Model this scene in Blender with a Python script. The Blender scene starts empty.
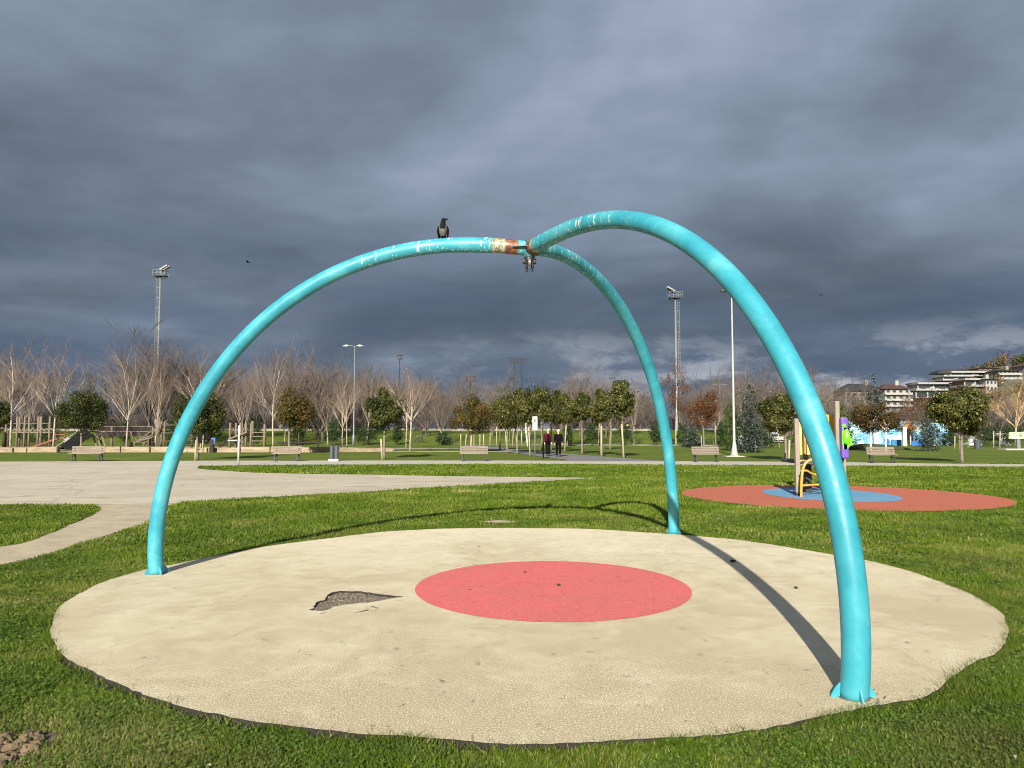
import bpy, bmesh, math, random
import numpy as np
from mathutils import Vector, Matrix
R = math.radians
random.seed(7); rng = np.random.default_rng(7)
sc = bpy.context.scene
col = sc.collection
# ------------------------------------------------------------------ camera
F = 765.0; PITCH = R(3.55); H = 1.6
cam = bpy.data.objects.new('camera', bpy.data.cameras.new('camera'))
col.objects.link(cam)
cam.location = (0, 0, H); cam.rotation_euler = (R(90) + PITCH, 0, 0)
cam.data.sensor_width = 36; cam.data.lens = F / 1024 * 36
cam.data.clip_start = 0.05; cam.data.clip_end = 6000
sc.camera = cam
cp, sp = math.cos(PITCH), math.sin(PITCH)
def ray(px, py):
    u = -(py - 384) / F
    return ((px - 512) / F, cp - u * sp, sp + u * cp)
def G(px, py, z=0.0):
    d = ray(px, py); t = (H - z) / -d[2]
    return (d[0] * t, d[1] * t, z)
def ZT(y, py):                      # height seen at row py at distance y
    d = ray(512, py); return H + d[2] * y / d[1]
def XT(y, px, py=430):
    d = ray(px, py); return d[0] * y / d[1]
# ------------------------------------------------------------------ helpers
def tag(o, label=None, cat=None, group=None, kind=None):
    if label: o['label'] = label
    if cat: o['category'] = cat
    if group: o['group'] = group
    if kind: o['kind'] = kind
    return o
def empty(name, loc, label, cat, group=None, rz=0.0):
    o = bpy.data.objects.new(name, None); col.objects.link(o)
    o.empty_display_size = 0.2
    o.location = loc; o.rotation_euler = (0, 0, rz)
    return tag(o, label, cat, group)
class MB:
    def __init__(s): s.v = []; s.f = []; s.m = []
    def add(s, vs, fs, mi=0):
        b = len(s.v); s.v += [tuple(v) for v in vs]
        for f in fs: s.f.append(tuple(i + b for i in f)); s.m.append(mi)
        return s
    def box(s, c, size, rot=None, mi=0):
        x, y, z = (q / 2 for q in size)
        vs = [Vector((a * x, b * y, d * z)) for a in (-1, 1) for b in (-1, 1) for d in (-1, 1)]
        if rot is not None: vs = [rot @ v for v in vs]
        c = Vector(c); vs = [v + c for v in vs]
        return s.add(vs, [(0, 1, 3, 2), (4, 6, 7, 5), (0, 4, 5, 1), (2, 3, 7, 6), (0, 2, 6, 4), (1, 5, 7, 3)], mi)
    def beam(s, a, b, w, h, mi=0):
        a, b = Vector(a), Vector(b); d = b - a
        q = d.to_track_quat('Z', 'Y').to_matrix()
        return s.box((a + b) / 2, (w, h, d.length), q, mi)
    def tube(s, pts, rad, n=8, cap=True, mi=0, sq=(1, 1)):
        pts = [Vector(p) for p in pts]
        if not hasattr(rad, '__len__'): rad = [rad] * len(pts)
        b = len(s.v); prev = None
        for i, p in enumerate(pts):
            t = (pts[min(i + 1, len(pts) - 1)] - pts[max(i - 1, 0)]).normalized()
            if prev is None:
                a = Vector((0, 1, 0)) if abs(t.y) < .9 else Vector((1, 0, 0))
                prev = (a - t * a.dot(t)).normalized()
            else:
                prev = (prev - t * prev.dot(t)).normalized()
            e2 = t.cross(prev)
            for k in range(n):
                g = 2 * math.pi * k / n
                s.v.append(tuple(p + prev * (math.cos(g) * rad[i] * sq[0]) + e2 * (math.sin(g) * rad[i] * sq[1])))
        for i in range(len(pts) - 1):
            for k in range(n):
                k2 = (k + 1) % n
                s.f.append((b + i * n + k, b + i * n + k2, b + (i + 1) * n + k2, b + (i + 1) * n + k)); s.m.append(mi)
        if cap:
            s.f.append(tuple(b + k for k in reversed(range(n)))); s.m.append(mi)
            s.f.append(tuple(b + (len(pts) - 1) * n + k for k in range(n))); s.m.append(mi)
        return s
    def prism(s, poly, z0, z1, mi=0):
        n = len(poly)
        return s.add([(x, y, z0) for x, y in poly] + [(x, y, z1) for x, y in poly],
                     [tuple(reversed(range(n))), tuple(range(n, 2 * n))] + [(i, (i + 1) % n, n + (i + 1) % n, n + i) for i in range(n)], mi)
    def ball(s, c, r, n=10, m=7, mi=0):
        if not hasattr(r, '__len__'): r = (r, r, r)
        vs = [(c[0], c[1], c[2] - r[2])]
        for i in range(1, m):
            a = -math.pi / 2 + math.pi * i / m
            for k in range(n):
                g = 2 * math.pi * k / n
                vs.append((c[0] + r[0] * math.cos(a) * math.cos(g), c[1] + r[1] * math.cos(a) * math.sin(g), c[2] + r[2] * math.sin(a)))
        vs.append((c[0], c[1], c[2] + r[2])); fs = []
        for k in range(n): fs.append((0, 1 + (k + 1) % n, 1 + k))
        for i in range(m - 2):
            for k in range(n):
                a = 1 + i * n
                fs.append((a + k, a + (k + 1) % n, a + n + (k + 1) % n, a + n + k))
        t = len(vs) - 1; a = 1 + (m - 2) * n
        for k in range(n): fs.append((a + k, a + (k + 1) % n, t))
        return s.add(vs, fs, mi)
    def build(s, name, mats, parent=None, smooth=False, bevel=0):
        me = bpy.data.meshes.new(name); me.from_pydata(s.v, [], s.f)
        if not isinstance(mats, (list, tuple)): mats = [mats]
        for m in mats: me.materials.append(m)
        me.polygons.foreach_set('material_index', s.m)
        if smooth: me.polygons.foreach_set('use_smooth', [True] * len(me.polygons))
        me.update()
        o = bpy.data.objects.new(name, me); col.objects.link(o)
        if parent: o.parent = parent
        if bevel:
            b = o.modifiers.new('b', 'BEVEL'); b.width = bevel; b.segments = 2; b.limit_method = 'ANGLE'
        return o
def np_mesh(name, V, nper, mat, parent=None, attrs=None, smooth=False):
    """V: (nface*nper,3) vertices, separate faces"""
    me = bpy.data.meshes.new(name); nv = len(V); nf = nv // nper
    me.vertices.add(nv); me.vertices.foreach_set('co', np.asarray(V, dtype=np.float32).ravel())
    me.loops.add(nv); me.loops.foreach_set('vertex_index', np.arange(nv, dtype=np.int32))
    me.polygons.add(nf); me.polygons.foreach_set('loop_start', np.arange(0, nv, nper, dtype=np.int32))
    if attrs:
        for k, a in attrs.items():
            at = me.attributes.new(k, 'FLOAT', 'FACE'); at.data.foreach_set('value', np.asarray(a, dtype=np.float32))
    me.update(calc_edges=True)
    me.materials.append(mat)
    o = bpy.data.objects.new(name, me); col.objects.link(o)
    if parent: o.parent = parent
    return o
# ------------------------------------------------------------------ materials
class NT:
    def __init__(s, name):
        s.mat = bpy.data.materials.new(name); s.mat.use_nodes = True
        s.nt = s.mat.node_tree; s.n = s.nt.nodes; s.bsdf = s.n['Principled BSDF']
    def new(s, t, **kw):
        n = s.n.new(t)
        for k, v in kw.items(): setattr(n, k, v)
        return n
    def link(s, a, b): s.nt.links.new(a, b)
    def coord(s, which='Object'):
        return s.new('ShaderNodeTexCoord').outputs[which]
    def mapping(s, vec, scale=(1, 1, 1), rot=(0, 0, 0)):
        m = s.new('ShaderNodeMapping'); s.link(vec, m.inputs['Vector'])
        m.inputs['Scale'].default_value = scale; m.inputs['Rotation'].default_value = rot
        return m.outputs[0]
    def noise(s, vec, scale, detail=4, rough=.55, dist=0.0):
        n = s.new('ShaderNodeTexNoise'); s.link(vec, n.inputs['Vector'])
        n.inputs['Scale'].default_value = scale; n.inputs['Detail'].default_value = detail
        n.inputs['Roughness'].default_value = rough; n.inputs['Distortion'].default_value = dist
        return n.outputs[0]
    def ramp(s, fac, stops, interp='LINEAR'):
        r = s.new('ShaderNodeValToRGB'); s.link(fac, r.inputs[0]); r.color_ramp.interpolation = interp
        e = r.color_ramp.elements
        while len(e) < len(stops): e.new(.5)
        for q, (p, c) in zip(e, stops):
            q.position = p; q.color = (c[0], c[1], c[2], 1) if hasattr(c, '__len__') else (c, c, c, 1)
        return r.outputs[0]
    def mix(s, fac, a, b, mode='MIX'):
        m = s.new('ShaderNodeMix', data_type='RGBA', blend_type=mode)
        for sock, v in ((m.inputs[0], fac), (m.inputs[6], a), (m.inputs[7], b)):
            if hasattr(v, 'links'): s.link(v, sock)
            elif hasattr(v, '__len__'): sock.default_value = (*v, 1)
            else: sock.default_value = v
        return m.outputs[2]
    def math(s, op, a, b=None, c=None, clamp=False):
        m = s.new('ShaderNodeMath', operation=op, use_clamp=clamp)
        for i, v in enumerate((a, b, c)):
            if v is None: continue
            if hasattr(v, 'links'): s.link(v, m.inputs[i])
            else: m.inputs[i].default_value = v
        return m.outputs[0]
    def bump(s, h, strength=.3, dist=.01):
        b = s.new('ShaderNodeBump'); s.link(h, b.inputs['Height'])
        b.inputs['Strength'].default_value = strength; b.inputs['Distance'].default_value = dist
        s.link(b.outputs[0], s.bsdf.inputs['Normal'])
    def out(s, color=None, rough=.6, metal=0, spec=.5):
        if color is not None:
            if hasattr(color, 'links'): s.link(color, s.bsdf.inputs['Base Color'])
            else: s.bsdf.inputs['Base Color'].default_value = (*color, 1)
        if hasattr(rough, 'links'): s.link(rough, s.bsdf.inputs['Roughness'])
        else: s.bsdf.inputs['Roughness'].default_value = rough
        s.bsdf.inputs['Metallic'].default_value = metal
        s.bsdf.inputs['Specular IOR Level'].default_value = spec
        return s.mat
def sc_(c, k): return tuple(min(1, q * k) for q in c)
def simple(name, c, var=.25, scale=6, rough=.6, metal=0, c2=None, bump=.15, stretch=(1, 1, 1), spec=.5):
    t = NT(name); v = t.mapping(t.coord(), stretch)
    n = t.noise(v, scale, 6, .6); n2 = t.noise(v, scale * 7.3, 4, .6)
    f = t.math('ADD', t.math('MULTIPLY', n, .65), t.math('MULTIPLY', n2, .35))
    c2 = c2 or sc_(c, 1 - var)
    cr = t.ramp(f, [(.35, c2), (.62, sc_(c, 1 + var * .35))])
    if bump: t.bump(n2, bump, .01)
    return t.out(cr, rough, metal, spec)
def leafmat(name, stops, rough=.45, trans=.25, spec=.4, patch=False):
    t = NT(name)
    a = t.new('ShaderNodeAttribute', attribute_name='rnd')
    n = t.noise(t.coord(), .9, 2)
    f = t.math('ADD', a.outputs['Fac'], t.math('MULTIPLY', t.math('SUBTRACT', n, .5), .7), clamp=True)
    c = t.ramp(f, stops)
    if patch:
        p1 = t.noise(t.mapping(t.coord(), (1, 1.5, .1)), .55, 5, .65, .6); p2 = t.noise(t.mapping(t.coord(), (1, 1.6, .1)), .8, 4, .6, .3)
        c = t.mix(t.ramp(p1, [(.52, 0), (.68, .42)]), c, (.14, .125, .045))
        c = t.mix(t.ramp(p2, [(.54, 0), (.68, .5)]), c, (.115, .185, .008))
    t.out(c, rough, 0, spec)
    if trans:
        tr = t.new('ShaderNodeBsdfTranslucent'); t.link(c, tr.inputs[0])
        mx = t.new('ShaderNodeMixShader'); mx.inputs[0].default_value = trans
        t.link(t.bsdf.outputs[0], mx.inputs[1]); t.link(tr.outputs[0], mx.inputs[2])
        t.link(mx.outputs[0], t.n['Material Output'].inputs[0])
    return t.mat

# --- lawn ground sheet
t = NT('lawn'); v = t.coord()
n1 = t.noise(v, .23, 5, .6); n2 = t.noise(v, 1.7, 6, .65); n3 = t.noise(t.mapping(v, (1, .35, 1)), 24, 5, .75)
c = t.ramp(t.math('ADD', t.math('MULTIPLY', n1, .5), t.math('MULTIPLY', n2, .5)), [(.34, (.070, .110, .016)), (.5, (.098, .138, .020)), (.63, (.145, .165, .033))])
c = t.mix(.75, c, t.ramp(n3, [(.3, .35), (.7, 1.5)]), 'MULTIPLY')
t.bump(n3, .25, .02)
M_lawn = t.out(c, .9, 0, .1)
# --- soil
M_soil = simple('soil', (.11, .082, .055), .5, 9, .95, bump=.8)
M_dark_soil = simple('dark soil', (.035, .028, .02), .5, 18, .95, bump=.8)
# --- pad rubber
def rubber(name, c, dark, speck, stain, worn=False):
    t = NT(name); v = t.coord()
    n1 = t.noise(v, .55, 6, .62, .6); n2 = t.noise(v, 3.1, 7, .66, .8); n3 = t.noise(v, 95, 4, .8); n4 = t.noise(t.mapping(v, (1, .6, 1)), 14, 6, .7)
    dirt = t.math('ADD', t.math('MULTIPLY', n1, .5), t.math('MULTIPLY', n2, .5))
    if worn:        # brown tone gets stronger from the far edge to the near edge
        sy = t.new('ShaderNodeSeparateXYZ'); t.link(v, sy.inputs[0])
        dirt = t.math('ADD', dirt, t.math('MULTIPLY', t.math('SUBTRACT', sy.outputs[1], 9.6), .026))
    base = t.mix(t.ramp(dirt, [(.36, 1), (.47, .55), (.52, .35), (.62, 0)]), c, stain)
    n5 = t.noise(t.mapping(v, (1, 1.4, 1)), 1.3, 8, .75, 1.5)
    base = t.mix(t.ramp(n5, [(.30, .55), (.43, 0)]), base, sc_(stain, .72))
    base = t.mix(t.ramp(n5, [(.57, 0), (.72, .5)]), base, sc_(c, 1.12))
    base = t.mix(t.ramp(n3, [(.35, 1), (.5, 0)]), base, speck)
    base = t.mix(t.ramp(n3, [(.52, 0), (.64, .9)]), base, sc_(c, 1.45))
    base = t.mix(t.ramp(n4, [(.28, .95), (.39, 0)]), base, dark)
    vo = t.new('ShaderNodeTexVoronoi'); t.link(v, vo.inputs['Vector']); vo.inputs['Scale'].default_value = 7.0
    spots = t.math('MULTIPLY', t.ramp(vo.outputs['Distance'], [(.03, 1), (.07, 0)]), t.ramp(t.noise(v, 2.3, 2), [(.55, 0), (.6, 1)]))
    base = t.mix(spots, base, dark)
    b = t.math('ADD', n3, t.math('MULTIPLY', n4, 1.5)); t.bump(b, .55, .006)
    return t.out(base, .85, 0, .25)
M_pad = rubber('pale rubber', (.66, .595, .44), (.14, .12, .08), (.29, .235, .145), (.41, .34, .225), True)
M_red = rubber('red rubber', (.62, .135, .135), (.20, .05, .045), (.38, .06, .06), (.46, .15, .13))
M_brick = rubber('brick red rubber', (.44, .125, .075), (.22, .07, .05), (.25, .07, .045), (.36, .115, .07))
M_blue = rubber('blue rubber', (.10, .27, .44), (.05, .12, .19), (.06, .14, .25), (.17, .30, .42))
M_black_rubber = simple('black rubber', (.035, .030, .026), .5, 60, .95, bump=.9)
M_rubble = simple('worn base', (.20, .17, .125), .55, 22, .95, bump=1.0, c2=(.07, .06, .045))
# --- concrete
t = NT('concrete'); v = t.coord()
n1 = t.noise(v, .35, 6, .6, .5); n2 = t.noise(v, 5, 6, .7); n3 = t.noise(t.mapping(v, (.12, 1.1, 1), (0, 0, .12)), .9, 3, .5, .8)
c = t.ramp(t.math('ADD', t.math('MULTIPLY', n1, .6), t.math('MULTIPLY', n2, .4)), [(.35, (.36, .315, .245)), (.62, (.48, .435, .35))])
c = t.mix(t.ramp(n3, [(.485, 0), (.497, .65), (.503, .65), (.515, 0)]), c, (.17, .15, .13))
vo = t.new('ShaderNodeTexVoronoi', feature='DISTANCE_TO_EDGE'); vo.inputs['Scale'].default_value = .16
wv = t.new('ShaderNodeVectorMath', operation='ADD'); nz = t.new('ShaderNodeTexNoise'); nz.inputs['Scale'].default_value = .8; nz.inputs['Detail'].default_value = 6
t.link(v, nz.inputs['Vector']); t.link(v, wv.inputs[0]); t.link(nz.outputs['Color'], wv.inputs[1]); t.link(wv.outputs[0], vo.inputs['Vector'])
c = t.mix(t.ramp(vo.outputs['Distance'], [(.002, .45), (.008, 0)]), c, (.17, .15, .12))
n6 = t.noise(v, 1.6, 8, .75, 1.0); c = t.mix(t.ramp(n6, [(.32, .35), (.44, 0)]), c, (.22, .19, .15))
t.bump(n2, .3, .01)
c = t.mix(.10, c, (.60, .50, .36))
M_concrete = t.out(c, .85, 0, .2)
M_path = simple('path concrete', (.42, .385, .32), .2, 1.3, .9, bump=.2)
M_asphalt = simple('asphalt', (.16, .155, .16), .3, 2, .9, bump=.3)
M_dirt = simple('dirt path', (.40, .335, .235), .28, 2.4, .95, bump=.6)
M_sand = simple('sand', (.38, .30, .20), .25, 1.5, .95, bump=.3)
# --- turquoise paint
def paint(name, cream, rust):
    t = NT(name); v = t.coord()
    n1 = t.noise(v, 2.2, 6, .65, .4); n2 = t.noise(v, 19, 6, .7); n3 = t.noise(v, 6, 5, .75, 1.2)
    c = t.ramp(n1, [(.35, (.022, .215, .285)), (.5, (.034, .27, .345)), (.66, (.075, .34, .40))])
    c = t.mix(t.ramp(n3, [(.62, 0), (.76, .5)]), c, (.15, .35, .37))        # chalky scuffs
    c = t.mix(t.ramp(n2, [(.27, .6), (.34, 0)]), c, (.02, .10, .12))
    sx = t.new('ShaderNodeSeparateXYZ'); t.link(v, sx.inputs[0])
    r = t.math('SQRT', t.math('ADD', t.math('MULTIPLY', sx.outputs[0], sx.outputs[0]), t.math('MULTIPLY', sx.outputs[1], sx.outputs[1])))
    # droppings: streaks running down the sides, along z
    st = t.noise(t.mapping(v, (1, 1, .10)), 34, 4, .6)
    pt = t.noise(v, 3.3, 2)
    m = t.math('MULTIPLY', t.ramp(st, [(.57, 0), (.63, 1)]), t.ramp(pt, [(.40, 0), (.50, 1)]))
    m = t.math('MULTIPLY', m, t.ramp(t.math('DIVIDE', r, 2.2), [(.72, 1), (.98, 0)]))
    m = t.math('MULTIPLY', m, .8)
    c = t.mix(m, c, (.62, .62, .55))
    def band(a, b, cc, c, k=.02):
        w = t.math('MULTIPLY', t.math('SUBTRACT', n2, .5), .10)
        rr = t.math('ADD', r, w)
        q = t.math('MULTIPLY', t.math('GREATER_THAN', rr, a), t.math('LESS_THAN', rr, b))
        return t.mix(q, c, cc)
    rc = t.ramp(n2, [(.35, (.05, .03, .018)), (.5, (.17, .06, .022)), (.68, (.28, .14, .07))])
    cc = t.mix(t.ramp(st, [(.5, 0), (.58, .8)]), t.ramp(n2, [(.35, (.09, .09, .05)), (.6, (.27, .26, .17))]), (.42, .42, .35))
    if cream: c = band(cream[0], cream[1], cc, c)
    if rust: c = band(rust[0], rust[1], rc, c)
    t.bump(t.math('ADD', n2, n3), .12, .004)
    return t.out(c, t.ramp(n3, [(.35, .30), (.65, .62)]), 0, .4)
M_armL = paint('turquoise paint left', (.28, .42), (.14, .27))
M_armR = paint('turquoise paint right', (.17, .23), (.07, .165))
M_armB = paint('turquoise paint back', None, (.06, .14))
M_teal = paint('turquoise paint', None, None)
M_rust = simple('rust', (.22, .085, .03), .6, 30, .85, bump=.6)
M_hub = simple('grimy turquoise', (.03, .17, .19), .5, 9, .6, c2=(.03, .055, .045))
M_steel_dark = simple('dark steel', (.05, .05, .05), .5, 20, .5, .6)
M_galv = simple('galvanised steel', (.20, .21, .21), .2, 8, .5, .25)
M_white_metal = simple('white painted metal', (.52, .52, .51), .12, 4, .5)
M_post = simple('grey white paint', (.36, .36, .35), .2, 4, .6)
M_black_metal = simple('black metal', (.025, .025, .028), .3, 6, .5)
M_mastdark = NT('mast dark').out((.045, .045, .05), .9, 0, .1)
M_matte_black = NT('matte black').out((.010, .010, .012), .9, 0, .1)
M_wood_grey = simple('weathered wood', (.17, .135, .10), .4, 3, .85, stretch=(6, 6, .6), bump=.4)
M_wood_post = simple('pale grey post', (.26, .225, .18), .35, 3, .85, stretch=(6, 6, .6), bump=.4)
M_wood_bench = simple('bench wood', (.22, .18, .145), .4, 2.5, .8, stretch=(.5, 8, 8), bump=.4)
M_wood_dark = simple('dark brown boards', (.020, .009, .007), .4, 3, .75, stretch=(.5, 6, 6), bump=.3)
M_wood_tan = simple('pale timber', (.30, .235, .16), .5, 1.2, .85, stretch=(.6, 4, 4), bump=.4)
M_stake = simple('stake wood', (.36, .31, .20), .35, 3, .85, stretch=(6, 6, .6), bump=.3)
M_whitewash = simple('whitewashed stake', (.70, .67, .60), .2, 4, .85)
M_bark = simple('bark', (.20, .165, .13), .5, 5, .95, stretch=(4, 4, .7), bump=.9)
M_bark_dark = simple('dark bark', (.085, .065, .05), .5, 5, .95, stretch=(4, 4, .7), bump=.9)
M_bark_pale = simple('plane bark', (.40, .35, .27), .5, 2.2, .9, bump=.6, c2=(.17, .14, .11))
def twigmat(name, limb, twig):
    t = NT(name); a = t.new('ShaderNodeAttribute', attribute_name='rnd')
    return t.out(t.ramp(a.outputs['Fac'], [(.25, limb), (.55, tuple((p + q) / 2 for p, q in zip(limb, twig))), (.8, twig)]), .95, 0, .1)
M_twig = twigmat('pale twigs', (.40, .34, .27), (.16, .115, .095))
M_twigb = twigmat('dark twigs', (.27, .225, .18), (.125, .095, .08))
M_twig2 = simple('brown twigs', (.115, .092, .080), .4, .6, .95, bump=0)
M_thick = simple('thicket twigs', (.075, .062, .060), .4, .6, .95, bump=0)
M_twig3 = twigmat('golden twigs', (.46, .34, .20), (.30, .185, .095))
M_plastic_y = simple('yellow plastic', (.75, .55, .12), .1, 3, .4, bump=0)
M_plastic_o = simple('orange plastic', (.72, .30, .03), .12, 3, .4, bump=0)
M_plastic_p = simple('purple plastic', (.13, .07, .36), .2, 3, .4, bump=0)
M_plastic_g = simple('green plastic', (.15, .62, .03), .1, 3, .35, bump=0)
M_plastic_r = simple('red plastic', (.19, .05, .04), .2, 3, .45, bump=0)
M_plastic_b = simple('blue plastic', (.03, .12, .45), .2, 3, .4, bump=0)
M_orange_tube = simple('orange tube', (.70, .33, .06), .15, 4, .4, bump=0)
M_magno = leafmat('magnolia leaf', [(0, (.010, .018, .004)), (.4, (.030, .043, .008)), (.75, (.075, .082, .015)), (1, (.20, .16, .06))], .55, .15, .2)
M_magno_y = leafmat('yellowish magnolia leaf', [(0, (.014, .022, .005)), (.4, (.044, .055, .010)), (.75, (.105, .102, .022)), (1, (.26, .22, .09))], .55, .15, .2)
M_magno_r = leafmat('rusty magnolia leaf', [(0, (.022, .030, .006)), (.4, (.052, .055, .010)), (.65, (.10, .058, .016)), (1, (.20, .095, .03))], .55, .12, .2)
M_autumn = leafmat('autumn leaf', [(0, (.05, .03, .015)), (.4, (.115, .05, .02)), (.8, (.20, .075, .03)), (1, (.09, .08, .02))], .5, .3, .3)
M_autumn_b = leafmat('brown orange leaf', [(0, (.03, .026, .010)), (.4, (.075, .050, .016)), (.8, (.15, .085, .025)), (1, (.15, .12, .03))], .5, .3, .3)
M_yellow = leafmat('yellow leaf', [(0, (.13, .11, .02)), (.6, (.28, .19, .03)), (1, (.36, .25, .05))], .5, .3, .3)
M_hedge = leafmat('hedge leaf', [(0, (.010, .024, .007)), (.5, (.022, .048, .011)), (1, (.055, .085, .018))], .5, .1, .3)
M_conifer = leafmat('conifer needles', [(0, (.030, .055, .014)), (.5, (.055, .09, .020)), (1, (.10, .135, .03))], .6, .1, .2)
M_spruce = leafmat('blue spruce needles', [(0, (.016, .026, .020)), (.5, (.045, .060, .050)), (1, (.14, .16, .14))], .6, .05, .2)
M_grassb = leafmat('grass blade', [(0, (.032, .058, .006)), (.38, (.074, .128, .010)), (.66, (.130, .195, .016)), (.86, (.22, .235, .045)), (1, (.34, .30, .14))], .6, .35, .15, True)
M_clover = leafmat('clover leaf', [(0, (.030, .058, .008)), (.5, (.068, .122, .014)), (.85, (.13, .20, .03)), (1, (.20, .24, .06))], .42, .25, .4, True)
M_dry = leafmat('dry leaf', [(0, (.07, .05, .02)), (.5, (.15, .12, .05)), (1, (.50, .48, .36))], .8, .1, .2)

# ------------------------------------------------------------------ world and sun
w = bpy.data.worlds.new('World'); sc.world = w; w.use_nodes = True
SUN_EL = R(24.9); AZ = math.atan2(1.52, 7.86)       # light travels towards +y, +x
class WT(NT):
    def __init__(s, nt): s.nt = nt; s.n = nt.nodes
t = WT(w.node_tree)
bg = t.n['Background']
sky = t.new('ShaderNodeTexSky', sky_type='NISHITA'); sky.sun_disc = False
sky.sun_elevation = SUN_EL; sky.sun_rotation = math.pi + AZ      # sun stands behind the camera
sky.air_density = 1.0; sky.dust_density = 1.0
vec = t.coord('Generated')
sx = t.new('ShaderNodeSeparateXYZ'); t.link(vec, sx.inputs[0])
X, Y, Z = sx.outputs
zc = t.math('MAXIMUM', Z, 0.0)
den = t.math('ADD', zc, .15)
u = t.math('DIVIDE', X, den); vv = t.math('DIVIDE', Y, den)
cmb = t.new('ShaderNodeCombineXYZ'); t.link(u, cmb.inputs[0]); t.link(vv, cmb.inputs[1]); cmb.inputs[2].default_value = 3.7
P = cmb.outputs[0]
big = t.noise(t.mapping(P, (.85, .75, 1), (0, 0, .5)), 1.0, 4, .5, .7)
mid = t.noise(t.mapping(P, (.8, 1.0, 1), (0, 0, .3)), 2.6, 6, .55, .2)
fine = t.noise(t.mapping(P, (.9, 1.3, 1), (0, 0, .2)), 6.5, 7, .6, .15)
d0 = t.math('ADD', t.math('ADD', t.math('MULTIPLY', big, .64), t.math('MULTIPLY', mid, .29)), t.math('MULTIPLY', fine, .07))
# lighter overhead, darker band at 8-25 degrees
band = t.ramp(Z, [(0.0, .50), (.07, .42), (.15, .38), (.27, .53), (.46, .60)])
val = t.math('ADD', t.math('ADD', t.math('MULTIPLY', t.math('SUBTRACT', d0, .5), 1.35), band), t.math('ADD', t.math('MULTIPLY', t.math('MULTIPLY', X, zc), .30), .03))
CS = 1.0
def cc(r, g, b): return (r * CS, g * CS, b * CS)
def s2l(r, g, b, k=.5):       # sRGB photo value to the radiance that shows it
    f = lambda q: ((q / 255 + .055) / 1.055) ** 2.4
    return (f(r) * k, f(g) * k, f(b) * k)
cl = t.ramp(val, [(.18, s2l(82, 96, 110)), (.36, s2l(98, 112, 128)), (.52, s2l(117, 131, 149)), (.68, s2l(140, 154, 175)), (.85, s2l(165, 177, 200))])
# bright torn patches low in the sky, mostly to the right
el = t.math('DIVIDE', Z, t.math('MAXIMUM', t.math('SQRT', t.math('ADD', t.math('MULTIPLY', X, X), t.math('MULTIPLY', Y, Y))), .001))
low = t.ramp(el, [(.015, .8), (.05, 1), (.09, .6), (.14, 0)])
az = t.math('DIVIDE', X, t.math('MAXIMUM', t.math('ABSOLUTE', Y), .001))
side = t.ramp(t.math('ADD', t.math('MULTIPLY', az, .5), .5), [(.40, 0), (.50, .55), (.70, .9), (.82, 1)])
wisp = t.noise(t.mapping(vec, (3.2, 3.2, 8.5), (0, .10, 0)), 2.6, 9, .64, .15)
bright = t.math('MULTIPLY', t.math('MULTIPLY', low, side), t.ramp(wisp, [(.47, 0), (.58, 1)]), clamp=True)
cl = t.mix(bright, cl, s2l(205, 208, 216))
# blue-grey rain shade close to the horizon
wisp2 = t.noise(t.mapping(vec, (2, 2, 11), (0, .05, 0)), 1.3, 5, .55, .1)
shade = t.math('MULTIPLY', t.ramp(el, [(.02, .75), (.17, .45), (.30, 0)]), t.ramp(wisp2, [(.42, 1), (.6, 0)]))
cl = t.mix(t.math('MULTIPLY', shade, t.math('SUBTRACT', 1.0, t.math('MULTIPLY', bright, .8))), cl, s2l(82, 99, 124))
# behind the viewer the deck opens to clear sky
skc = t.mix(1.0, sky.outputs[0], (.036, .036, .036), 'MULTIPLY')
openf = t.math('MULTIPLY', t.ramp(t.math('ADD', t.math('MULTIPLY', Y, -.5), .5), [(.55, 0), (.72, 1)]), t.ramp(mid, [(.38, 0), (.58, 1)]))
fin = t.mix(openf, cl, skc)
t.link(fin, bg.inputs[0]); bg.inputs[1].default_value = 1.0
sl = bpy.data.lights.new('sun', 'SUN'); sl.energy = 4.9; sl.angle = R(.53); sl.color = (1, .93, .80)
so = bpy.data.objects.new('sun', sl); col.objects.link(so)
dirv = Vector((math.sin(AZ) * math.cos(SUN_EL), math.cos(AZ) * math.cos(SUN_EL), -math.sin(SUN_EL)))
so.rotation_euler = dirv.to_track_quat('-Z', 'Y').to_euler(); so.location = (-5, -20, 20)
sc.view_settings.view_transform = 'Standard'; sc.view_settings.look = 'None'
sc.view_settings.exposure = 1.0; sc.view_settings.gamma = 1

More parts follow.
